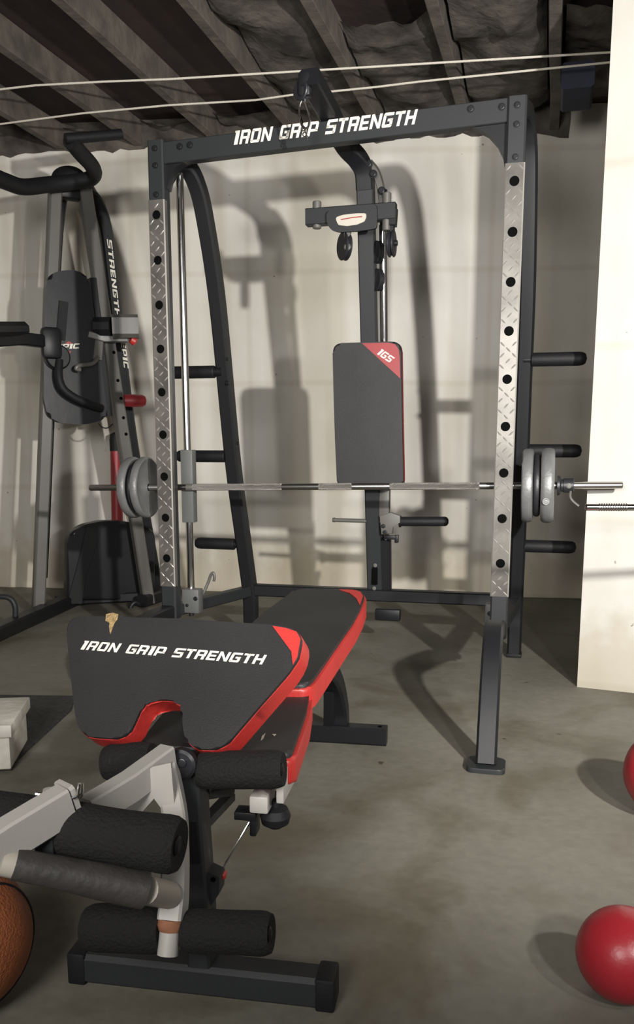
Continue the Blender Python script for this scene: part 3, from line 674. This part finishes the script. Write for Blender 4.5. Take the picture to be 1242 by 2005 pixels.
# back pad with logo
po = [tp(u, v, -0.06) for u, v in ((90, 560), (96, 540), (112, 531), (140, 528), (165, 534), (175, 548), (192, 660), (204, 760), (210, 800), (205, 822), (170, 831), (120, 829), (93, 815), (86, 780), (86, 690))]
mb = MB(); mb.prism(rounded(po, 0.02, 3), TN, -0.05, 0.0, 0.040, 8); bk_ = mb.build('back_pad', 'vinyl2', PT, smooth=60)
p0, p1 = tp(109, 684, -0.0625), tp(156, 682, -0.0625); lettering('EPIC', p0, p1, EZ, TN, 0.022, bk_, gap=0.1, lift=0.001)
for a in ([(128, 672), (134, 668), (141, 671), (136, 677)], [(130, 688), (140, 687), (136, 694)]):
    mb = MB(); mb.prism([tp(u, v, -0.0612) for u, v in a], TN, 0, 0.0008); mb.build('logo_mark', 'redd', bk_, smooth=0)
mb = MB(); mb.sweep([tp(125, 590, -0.07), tp(119, 665, -0.072)], TD, 0.042, 0.004); mb.build('strap', 'strap', bk_)
mb = MB(); mb.sweep([tp(180, 545, -0.02), tp(205, 760, -0.02), tp(212, 815, -0.02)], TD, 0.03, 0.05); mb.build('pad_bracket', 'black', PT)
# left arm rest
mb = MB(); mb.sweep([tp(95, 670, -0.06), tp(40, 663, -0.22), tp(-40, 668, -0.40)], EZ, 0.055, 0.05); mb.build('arm_bar', 'black', PT)
a0 = tp(-30, 645, -0.40); a1 = tp(37, 644, -0.20)
mb = MB(); mb.sweep([a0, a1], EZ, 0.06, 0.10, ch=0.3); mb.build('arm_pad', 'vinyl2', PT)
# swinging handle with hub on the pad
mb = MB(); mb.lathe(tp(110, 700, -0.065), TN, [(0, 0.058), (0.03, 0.058), (0.04, 0.05)], 28); mb.box(tp(100, 672, -0.10), TD*0.09, TN*0.06, EZ*0.14, 0.02); mb.build('pivot_hub', 'black', PT)
mb = MB(); mb.tube(smooth([tp(116, 705, -0.10), tp(115, 735, -0.12), tp(123, 760, -0.13), tp(145, 778, -0.13), tp(175, 792, -0.12), tp(200, 800, -0.10)], 6), 0.0185, 14); mb.build('dip_handle', 'rubber', PT)
# right arm rest, bracket, red grip
a0, a1 = tp(196, 633, -0.12), tp(271, 640, -0.30)
mb = MB(); mb.sweep([tp(188, 640, -0.05), tp(220, 640, -0.10)], EZ, 0.085, 0.09, ch=0.3); mb.build('arm_pad', 'vinyl2', PT)
mb = MB(); mb.sweep([tp(220, 640, -0.12), tp(271, 640, -0.16)], EZ, 0.105, 0.10, ch=0.16); mb.build('arm_pad', 'gun', PT)
mb = MB(); mb.sweep([tp(172, 655, -0.05), tp(205, 664, -0.06), tp(250, 664, -0.10)], EZ, 0.03, 0.05); mb.build('arm_bar', 'gun', PT)
mb = MB(); mb.lathe(tp(256, 664, -0.14), TD-EZ*0.5, [(0, 0.018), (0.02, 0.022), (0.03, 0.012)], 16); mb.build('red_cap', 'red', PT)
mb = MB(); mb.sweep([tp(194, 662, -0.05), tp(190, 705, -0.06)], TD, 0.04, 0.03); mb.tube(smooth([tp(192, 700, -0.07), tp(180, 712, -0.10), tp(155, 716, -0.12), tp(149, 722, -0.12), tp(158, 724, -0.12)], 5), 0.010, 10); mb.build('leg_hook', 'gun', PT)
a0, a1 = tp(232, 784, 0.03), tp(287, 785, 0.0); ax = (a1-a0).normalized(); ln = (a1-a0).length
mb = MB(); mb.lathe(a0, ax, [(0, 0.022), (0.01, 0.030), (ln*0.5, 0.031), (ln-0.02, 0.030), (ln-0.006, 0.022), (ln, 0.008)], 24); mb.build('red_grip', 'redd', PT)
mb = MB(); mb.tube(smooth([tp(193, 828, -0.02), tp(199, 836, -0.02), tp(210, 838, -0.02), tp(221, 830, -0.02)], 5), 0.003, 8); mb.build('cable_loop', 'black', PT)
# lower pad with strap
po = [tp(u, v, 0.10) for u, v in ((133, 1058), (140, 1042), (165, 1028), (200, 1020), (240, 1020), (280, 1028), (298, 1036), (304, 1052), (304, 1176), (132, 1176))]
mb = MB(); mb.prism(rounded(po, 0.02, 3), TN, -0.07, 0.0, 0.050, 8); lw = mb.build('lower_pad', 'vinyl2', PT, smooth=60)
st_ = [tp(u, v, 0.094) for u, v in ((170, 1026), (203, 1020), (196, 1048), (182, 1085), (168, 1125), (160, 1182), (131, 1182), (150, 1112), (163, 1060))]
mb = MB(); mb.prism(st_, TN, 0, 0.006); mb.build('strap', 'strap', lw)
# base: left floor rail, cross rail, right floor rail and small hoops
z0 = 0.034
A_, B_ = hitZ(-60, 1262, z0), hitZ(150, 1170, z0)
mb = MB(); mb.sweep([A_, B_, B_+(B_-A_).normalized()*0.12], EZ, 0.064, 0.075, ch=0.14); mb.build('base_rail', 'black', PT)
A2 = V((e2.x, e2.y, z0)); mb = MB(); mb.sweep([V((e2.x-0.02, e2.y-0.06, z0)), V((e2.x+0.10, e2.y+0.27, z0))], EZ, 0.06, 0.06, ch=0.14); mb.build('base_rail', 'black', PT)
mb = MB(); mb.sweep([V((-1.34, 4.36, z0)), V((e2.x+0.05, e2.y+0.12, z0))], EZ, 0.05, 0.05, ch=0.14); mb.build('base_rail', 'black', PT)
hp = hitZ(28, 1222, 0.03)
mb = MB(); mb.tube(smooth([hitY(-30, 1172, hp.y), hitY(0, 1168, hp.y), hitY(20, 1172, hp.y), hitY(29, 1186, hp.y), hitY(30, 1205, hp.y), hp], 6), 0.0125, 12); mb.build('foot_hoop', 'slate', PT)
hp = V((-0.935, 4.22, 0.0))
mb = MB(); mb.tube(smooth([tp(256, 1205, -0.02), tp(256, 1188, -0.02), tp(265, 1179, -0.02), tp(276, 1188, -0.02), tp(278, 1205, -0.02)], 6), 0.012, 10); mb.build('foot_hoop', 'black', PT)

# red post standing against the wall behind the tower
r0 = hitY(227, 1030, 4.80); r1 = hitY(227, 872, 4.80)
rb_ = V((r0.x, r0.y, 0)); rpst = tag(empty('padded_post', rb_), 'red padded post with a black top standing on the floor by the back wall', 'post')
mb = MB(); mb.lathe(rb_, (r1-rb_), [(0, 0.026), (0.006, 0.031), ((r1-rb_).length, 0.031)], 22); mb.build('red_sleeve', 'redd', rpst)
mb = MB(); mb.lathe(r1-EZ*0.03, EZ, [(0, 0.034), (0.06, 0.034), (0.09, 0.03), (0.10, 0.01)], 22); mb.build('black_cap', 'rubber', rpst)

# ================================================================== WEIGHT BENCH with preacher pad and leg developer
WB = tag(empty('weight_bench', V((-0.1, 1.7, 0))), 'black and red padded weight bench with preacher pad, foam rollers and off-white leg developer', 'bench')
BB = V((0.17, 0.985, 0)).normalized(); BRt = V((0.985, -0.17, 0)).normalized()
# back pad
A, B, C = hitZ(565, 1158, 0.45), hitZ(712, 1162, 0.45), hitZ(600, 1338, 0.40)
nb = (B-A).cross(A-C).normalized(); nb = nb if nb.z > 0 else -nb
def on(u, v, p, n): return hitP(u, v, p, n)
ol = [on(u, v, A, nb) for u, v in ((562, 1166), (575, 1155), (600, 1152), (690, 1153), (708, 1157), (714, 1168), (706, 1190), (692, 1216), (668, 1250), (632, 1302), (612, 1330), (598, 1339), (420, 1339), (398, 1326), (402, 1305), (515, 1200))]
bpad = pad(rounded(ol, 0.012, 3), nb, 0.016, 0.038, 'back_pad', WB, bandgrow=0.0055)
cp = [on(u, v, A+nb*0.0003, nb) for u, v in ((664, 1155), (690, 1155), (706, 1159), (711, 1167), (705, 1186), (698, 1172), (684, 1161))]
mb = MB(); mb.prism(cp, nb, 0, 0.0012); mb.build('corner_patch', 'red', bpad, smooth=0)
# seat pad
zs = 0.375
ol = [hitZ(u, v, zs) for u, v in ((607, 1352), (611, 1362), (577, 1462), (563, 1478))]
e_r = hitZ(607, 1352, zs); f_r = hitZ(570, 1475, zs); ol = [e_r, hitZ(600, 1392, zs), f_r, f_r-BRt*0.25, e_r-BRt*0.25]
spad = pad(rounded(ol, [0.012, 0, 0.02, 0.02, 0.012], 4), EZ, 0.018, 0.036, 'seat_pad', WB, bandgrow=0.006)
for a in ([(513, 1442), (520, 1436), (516, 1446), (511, 1450)], [(533, 1438), (541, 1438), (537, 1442)]):
    mb = MB(); mb.prism([hitZ(u, v, zs+0.0003) for u, v in a], EZ, 0, 0.0008); mb.build('scuff', 'beige', spad, smooth=0)
mb = MB(); mb.box(e_r-BRt*0.10+BB*0.004-EZ*0.02, BRt*0.2, BB*0.012, EZ*0.012); mb.tube([e_r-BRt*0.02-EZ*0.012, e_r-BRt*0.005-EZ*0.012], 0.008, 10); mb.build('hinge', 'carr', WB)
# preacher pad
A, B, C = hitY(142, 1208, 1.46), hitY(590, 1234, 1.33), hitY(300, 1455, 1.27)
npn = (B-A).cross(C-A).normalized(); npn = npn if npn.y < 0 else -npn
ol = [on(u, v, A, npn) for u, v in ((130, 1222), (143, 1208), (165, 1206), (350, 1211), (545, 1224), (582, 1234), (592, 1250), (585, 1288), (565, 1318), (500, 1392), (447, 1454), (422, 1467), (385, 1466), (363, 1450), (357, 1420), (358, 1387), (348, 1373), (325, 1369), (292, 1371), (277, 1384), (266, 1410), (256, 1430), (244, 1440), (226, 1446), (180, 1443), (164, 1438), (154, 1425), (147, 1400), (139, 1330), (131, 1250))]
pp = pad(rounded(ol, 0.008, 2), npn, 0.012, 0.034, 'preacher_pad', WB, bev=0.007, bandgrow=0.0008)
cp = [on(u, v, A+npn*0.0003, npn) for u, v in ((534, 1226), (560, 1230), (581, 1237), (589, 1251), (583, 1286), (574, 1302), (571, 1276))]
mb = MB(); mb.prism(cp, npn, 0, 0.0012); mb.build('corner_patch', 'red', pp, smooth=0)
p0, p1 = on(157, 1272, A, npn), on(517, 1302, A, npn); upv = npn.cross((p1-p0)).normalized(); upv = upv if upv.z > 0 else -upv
lettering('IRON GRIP STRENGTH', p0, p1, upv, npn, 0.0165, pp)
tr = [on(u, v, A+npn*0.0004, npn) for u, v in ((208, 1203), (221, 1200), (232, 1203), (230, 1213), (224, 1221), (220, 1232), (216, 1242), (214, 1228), (215, 1220), (207, 1216))]
mb = MB(); mb.prism(tr, npn, 0, 0.001); mb.build('torn_spot', 'foamy', pp, smooth=0)
# preacher support, front post, rails
mid = on(340, 1300, A, npn) - npn*0.05
zf = hitY(365, 1500, 1.27)
mb = MB(); mb.sweep(smooth([mid, mid+BB*0.03-EZ*0.06, V((zf.x+0.005, 1.335, 0.36)), V((zf.x+0.005, 1.335, 0.30))], 5), BRt, 0.04, 0.03); mb.build('preacher_stem', 'black', WB)
pt = hitY(372, 1478, 1.27); pbm = hitY(393, 1760, 1.25)
mb = MB(); mb.sweep([pt, hitY(380, 1580, 1.265), pbm, V((pbm.x+0.002, 1.245, 0.05))], BRt, 0.036, 0.05, ch=0.1); fpst = mb.build('front_post', 'slate', WB)
mb = MB(); mb.sweep([hitY(368, 1610, 1.24), hitY(376, 1690, 1.232)], BRt, 0.030, 0.006); mb.build('slot_plate', 'black', fpst)
mb = MB(); mb.lathe(hitY(358, 1492, 1.245), -BB, [(0, 0.024), (0.012, 0.024), (0.015, 0.02)], 28); hexbolt(mb, hitY(358, 1492, 1.232), -BB, 0.007, 0.006); mb.build('pivot_disc', 'castb', fpst)
gs = [hitY(u, v, 1.262) for u, v in ((405, 1690), (437, 1706), (436, 1738), (414, 1770), (405, 1775))]
mb = MB(); mb.prism(gs, BB, -0.02, 0.012, 0.002); gso = mb.build('lower_gusset', 'slate', fpst)
mb = MB(); mb.lathe(hitY(418, 1722, 1.241), -BB, [(0, 0.004), (0.001, 0.004)], 12); mb.build('bolt_hole', 'hole', fpst)
mb = MB(); mb.lathe(hitY(438, 1709, 1.275), -BB, [(0, 0.006), (0.01, 0.007), (0.014, 0.004)], 12); mb.build('red_tip', 'red', fpst)
ft = V((pbm.x, 1.245, 0.0))
mb = MB(); mb.sweep([ft-BRt*0.2+EZ*0.026, ft+BRt*0.2+EZ*0.026], EZ, 0.05, 0.05, ch=0.14); fo = mb.build('front_foot', 'slate', WB)
for s_ in (-1, 1):
    mb = MB(); mb.box(ft+BRt*s_*0.2+EZ*0.027, BRt*0.03, BB*0.054, EZ*0.054, 0.004); mb.build('end_cap', 'rubber', fo)
mr = [pt-EZ*0.045+BB*0.02, V((-0.10, 1.60, 0.318)), V((-0.03, 1.95, 0.305)), V((0.015, 2.18, 0.27)), V((0.045, 2.32, 0.19)), V((0.062, 2.385, 0.10)), V((0.066, 2.395, 0.045))]
mb = MB(); mb.sweep(smooth(mr, 7), BRt, 0.05, 0.055, ch=0.14); mb.build('main_rail', 'black', WB)
rf0, rf1 = hitZ(758, 1440, 0.026), hitZ(758, 1440, 0.026)-BRt*0.37
mb = MB(); mb.sweep([rf0, rf1], EZ, 0.05, 0.05, ch=0.12); rfo = mb.build('rear_foot', 'black', WB)
mb = MB(); mb.lathe(rf0-BRt*0.02+EZ*0.0255, EZ, [(0, 0.006), (0.0006, 0.006)], 12); mb.build('bolt_hole', 'hole', rfo)
rib = [V((0.03, 2.36, 0.05)), V((0.03, 2.30, 0.17)), V((0.062, 2.385, 0.13)), V((0.066, 2.40, 0.05))]
mb = MB(); mb.prism(rib, BRt, -0.012, 0.012); mb.build('rear_gusset', 'black', WB)
# adjuster under the seat
mb = MB(); mb.box(hitY(560, 1522, 1.30), BRt*0.012, BB*0.09, EZ*0.05, 0.002); mb.box(hitY(515, 1562, 1.30), BRt*0.03, BB*0.06, EZ*0.028, 0.003); mb.build('seat_bracket', 'greyw', WB)
mb = MB(); mb.sweep([hitY(535, 1552, 1.33), hitY(520, 1600, 1.30)], BRt, 0.018, 0.02); mb.build('adjuster_arm', 'carr', WB)
mb = MB(); mb.lathe(hitY(539, 1566, 1.30), -EZ, [(0, 0.008), (0.010, 0.008), (0.014, 0.020), (0.026, 0.025), (0.038, 0.022), (0.046, 0.010)], 20); mb.build('knob', 'rubber', WB)
mb = MB(); mb.box(hitY(484, 1592, 1.31), BRt*0.036, BB*0.03, EZ*0.014, 0.002); mb.box(hitY(499, 1608, 1.31), BRt*0.011, BB*0.03, EZ*0.04, 0.003); mb.build('rod_bracket', 'black', WB)
mb = MB(); mb.tube([hitY(492, 1604, 1.31), hitY(431, 1708, 1.275)], 0.0022, 10); mb.build('adjuster_rod', 'chrome', WB)
mb = MB(); mb.sweep([hitY(400, 1555, 1.30), hitY(450, 1548, 1.36)], EZ, 0.014, 0.02); mb.sweep([hitY(400, 1612, 1.29), hitY(450, 1560, 1.40)], EZ, 0.014, 0.02); mb.build('side_brace', 'slate', WB)
# foam rollers
def roller(p0, p1, r, name='foam_roller', cap=True, squeeze=0.0):
    p0, p1 = V(p0), V(p1); ax = (p1-p0).normalized(); ln = (p1-p0).length
    prof = [(0, r*0.35), (0, r*0.88)]
    for i in range(13):
        t = i/12; prof.append((0.008+(ln-0.016)*t, r*(1-squeeze*math.sin(PI*t)) * (0.965 if i in (0, 12) else 1)))
    prof += [(ln, r*0.86), (ln-0.004, r*0.4), (ln-0.006, 0.002)]
    mb = MB(); mb.lathe(p0, ax, prof, 36); ro = mb.build(name, 'foam', WB, smooth=60)
    if cap:
        mb = MB(); mb.lathe(p1-ax*0.006, ax, [(0, r*0.33), (0.004, r*0.33), (0.006, r*0.2)], 18); mb.build('end_cap', 'rubber', ro)
    return ro
roller(hitY(392, 1508, 1.255), hitY(556, 1506, 1.235), 0.029)
roller(hitY(300, 1488, 1.30), hitY(208, 1494, 1.315), 0.030)
mb = MB(); mb.tube([hitY(220, 1494, 1.312), hitY(545, 1506, 1.236)], 0.009, 12); mb.build('roller_axle', 'gun', WB)
# leg developer arms
apx = hitY(322, 1490, 1.235)
mb = MB(); mb.sweep(smooth([apx+EZ*0.004, hitY(342, 1590, 1.175), hitY(344, 1660, 1.125), hitY(342, 1750, 1.08), hitY(337, 1800, 1.065)], 6), BRt, 0.033, 0.034, ch=0.1); lev = mb.build('lever', 'greyw', WB)
mb = MB(); mb.lathe(hitY(336, 1797, 1.066), hitY(334, 1830, 1.06)-hitY(336, 1797, 1.066), [(0, 0.0175), (0.008, 0.019), (0.016, 0.016)], 18); mb.build('rust_ring', 'rust', lev)
mb = MB(); mb.tube([hitY(336, 1800, 1.066), hitY(328, 1870, 1.05)], 0.014, 16); mb.build('lever_tip', 'greyw', lev)
arm_a, arm_b, arm_c = hitY(312, 1492, 1.21), hitY(205, 1572, 1.11), hitY(120, 1576, 1.04)
mb = MB(); mb.sweep([hitY(330, 1484, 1.225), hitY(255, 1540, 1.15), hitY(170, 1592, 1.085)], EZ, 0.042, 0.028, ch=0.1); ar = mb.build('developer_arm', 'greyw', WB)
wg = [hitY(u, v, 1.185) for u, v in ((332, 1500), (340, 1575), (306, 1562), (283, 1588), (235, 1585), (262, 1545))]
mb = MB(); mb.prism([hitY(u, v, 1.17) for u, v in ((336, 1492), (344, 1588), (322, 1588), (303, 1562), (280, 1588), (190, 1590), (230, 1560), (300, 1500))], BB, -0.003, 0.003); mb.build('web_plate', 'greyw', ar)
mb = MB(); mb.sweep([hitY(132, 1572, 1.02), hitY(20, 1640, 0.965), hitY(-70, 1700, 0.92)], EZ, 0.048, 0.03, ch=0.1); ot = mb.build('outer_tube', 'greyw', WB)
mb = MB(); mb.sweep([hitY(141, 1566, 1.03), hitY(132, 1572, 1.025)], EZ, 0.054, 0.036, ch=0.1); mb.tube([hitY(98, 1546, 1.03), hitY(98, 1556, 1.03)], 0.009, 12); mb.build('tube_collar', 'greyw', ot)
mb = MB(); mb.tube(smooth([hitY(142, 1562, 1.01), hitY(152, 1557, 1.01), hitY(154, 1548, 1.01), hitY(156, 1534, 1.01)], 5), 0.0026, 8); mb.tube(smooth([hitY(145, 1563, 1.02), hitY(157, 1559, 1.02), hitY(160, 1548, 1.02), hitY(160, 1533, 1.02)], 5), 0.0026, 8); mb.tube([hitY(70, 1554, 1.02), hitY(85, 1557, 1.02)], 0.0026, 8); mb.build('spring_pin', 'chrome', ot)
mb = MB(); mb.box(hitY(95, 1630, 1.01), BRt*0.026, BB*0.03, EZ*0.045, 0.003); mb.build('roller_bracket', 'slate', ot)
roller(hitY(122, 1622, 1.03), hitY(352, 1656, 1.0), 0.0365, squeeze=0.07)
roller(hitY(74, 1612, 1.03), hitY(-90, 1590, 1.06), 0.034)
mb = MB(); mb.tube([hitY(-40, 1597, 1.05), hitY(345, 1655, 1.0)], 0.009, 12); mb.build('roller_axle', 'chrome', WB)
# hand bar with plastic ends
c0_, c1_ = hitY(28, 1692, 0.955), hitY(284, 1743, 1.0)
mb = MB(); mb.tube([c0_, c0_.lerp(c1_, 0.3)+EZ*0.001, c0_.lerp(c1_, 0.7), c1_], 0.0205, 20, rs=[0.0185, 0.0195, 0.0225, 0.0235]); hbr = mb.build('hand_bar', 'grip', WB)
mb = MB(); mb.tube([c0_-(c1_-c0_).normalized()*0.015, c0_], 0.0165, 18); mb.build('end_cap', 'beige', hbr)
mb = MB(); mb.tube([c1_, hitY(330, 1752, 1.06)], 0.018, 18); mb.build('end_cap', 'beige', hbr)
# lower rollers
roller(hitY(362, 1822, 1.07), hitY(532, 1828, 1.05), 0.029, squeeze=0.03)
roller(hitY(322, 1820, 1.075), hitY(172, 1815, 1.10), 0.032)
mb = MB(); mb.tube([hitY(190, 1816, 1.096), hitY(520, 1828, 1.052)], 0.008, 12); mb.build('roller_axle', 'gun', WB)

# ================================================================== FLOOR THINGS
# rubber mat
mp = [hitZ(u, v) for u, v in ((-160, 1362), (148, 1366), (140, 1392), (32, 1492))]; mp.append(hitZ(-160, 1500))
mb = MB(); mb.prism(mp, EZ, 0.0, 0.008, 0.003); tag(mb.build('floor_mat', 'mat_', smooth=0), 'black ribbed rubber mat lying flat on the concrete floor', 'floor mat')
# white step box
s0 = hitZ(22, 1507, 0.009); s0.z = 0.0; sx = V((-0.94, -0.30, 0)).normalized(); sy = V((-0.35, 0.94, 0)).normalized(); sx = V((-0.99, -0.13, 0)).normalized(); sy = V((-0.13, 0.99, 0)).normalized()
sb_ = tag(empty('step_stool', s0), 'low white painted wooden step with chipped edges standing on the black mat', 'step stool')
mb = MB(); mb.box(s0+sx*0.16+sy*0.11+EZ*0.055, sx*0.32, sy*0.22, EZ*0.09, 0.004); mb.build('box', 'step', sb_)
mb = MB(); mb.box(s0+sx*0.165+sy*0.11+EZ*0.117, sx*0.35, sy*0.25, EZ*0.034, 0.004); mb.build('tread', 'step', sb_)
mb = MB(); mb.box(s0+sx*0.16+sy*0.11+EZ*0.0095, sx*0.318, sy*0.218, EZ*0.003); mb.build('bare_edge', 'stepd', sb_)
# orange ball
bc = hitZ(-92, 1838, 0.115); br0 = 0.115
ob = tag(empty('ball', V((bc.x, bc.y, 0))), 'orange brown ball with black seams on the floor by the foam rollers', 'ball')
mb = MB(); mb.sphere((bc.x, bc.y, br0), br0, seg=48); mb.build('cover', 'orange', ob, smooth=180)
for k, (ax, h) in enumerate(((V((1, 0.25, 0.2)), 0.0), (V((1, -0.6, 0.5)), 0.0), (V((0.85, -0.45, 0.1)), 0.62), (V((0.85, -0.45, 0.1)), -0.62))):
    ax = ax.normalized(); rr = br0*math.sqrt(1-h*h)
    mb = MB(); mb.ringlathe(V((bc.x, bc.y, br0))+ax*h*br0, ax, [(-0.003, rr-0.004), (0.003, rr-0.004), (0.003, rr+0.0008), (-0.003, rr+0.0008)], 60); mb.build('seam', 'rubber', ob)
# two red balls at the right
def red_ball(c, r, label, pole):
    o = tag(empty('medicine_ball', V((c.x, c.y, 0))), label, 'ball', 'red rubber balls on the floor')
    mb = MB(); mb.sphere((c.x, c.y, r), r, seg=48); mb.build('cover', 'redrub', o, smooth=180)
    ax = V(pole).normalized()
    mb = MB(); mb.lathe(V((c.x, c.y, r))+ax*(r-0.002), ax, [(0, 0.012), (0.003, 0.012), (0.0035, 0.008)], 16); mb.build('valve', 'redd', o)
red_ball(hitZ(1313, 1516, 0.102), 0.102, 'red rubber ball on the bare floor in front of the white partition', (0.5, 0.6, 0.6))
red_ball(hitZ(1222, 1868, 0.072), 0.072, 'smaller red rubber ball on the bare floor, farther from the partition', (0.7, 0.5, 0.4))

# ropes strung under the joists
def rope(pts, label):
    mb = MB(); mb.tube(pts, 0.0042, 8); return tag(mb.build('clothesline', 'rope'), label, 'rope', 'ropes under the joists')
zr = 2.285
L0, L1 = hitZ(0, 243, zr), hitZ(820, 160, zr); dL = (L1-L0).normalized()
La, Lb = L0 + dL*((-2.64-L0.x)/dL.x), L1 + dL*0.9
pts = [La.lerp(L0, k/3) for k in range(3)] + [hitZ(u, v, zr) for u, v in ((0, 243), (160, 222), (330, 206), (500, 196), (570, 186), (650, 179), (740, 170), (820, 160))] + [Lb]
rope(pts, 'white rope under the joists, running just above the lettered top beam')
L0, L1 = hitZ(0, 175, zr+0.02), hitZ(330, 155, zr+0.02); dL = (L1-L0).normalized()
rope([L0 + dL*((-2.64-L0.x)/dL.x), L0, hitZ(70, 167, zr+0.02), hitZ(200, 160, zr+0.02), L1, L1+dL*2.2], 'white rope under the joists, the one nearer the bench and farther from the beam')

# ================================================================== LIGHT
def lamp(name, loc, power, size, color):
    l = bpy.data.lights.new(name, 'POINT'); l.energy = power; l.shadow_soft_size = size; l.color = color
    o = bpy.data.objects.new(name, l); o.location = loc; COL.objects.link(o); return o
def spot(name, loc, target, power, angle, blend, size, color):
    l = bpy.data.lights.new(name, 'SPOT'); l.energy = power; l.spot_size = math.radians(angle); l.spot_blend = blend; l.shadow_soft_size = size; l.color = color
    o = bpy.data.objects.new(name, l); o.location = loc; COL.objects.link(o)
    o.rotation_euler = (V(target)-V(loc)).to_track_quat('-Z', 'Y').to_euler(); return o
WARM = (1.0, 0.972, 0.93)
spot('work_light', (1.07, 0.0, 1.36), (0.55, 4.6, 1.25), 640, 100, 1.0, 0.035, WARM)
spot('work_light', (0.70, -0.05, 1.02), (0.3, 4.6, 1.15), 130, 100, 1.0, 0.05, WARM)
spot('fill_light', (-0.75, -0.6, 1.35), (-0.1, 4.6, 1.3), 300, 100, 1.0, 0.35, WARM)
lamp('rear_fill', (-0.3, -1.6, 2.2), 24, 0.3, WARM)  # weak fill added above and behind the camera, not a bulb of the room
w = bpy.data.worlds.new('world'); SC.world = w; w.use_nodes = True
w.node_tree.nodes['Background'].inputs[0].default_value = (0.75, 0.78, 0.85, 1); w.node_tree.nodes['Background'].inputs[1].default_value = 0.27
SC.view_settings.view_transform = 'Standard'; SC.view_settings.look = 'None'; SC.view_settings.exposure = 0.0; SC.view_settings.gamma = 1.0
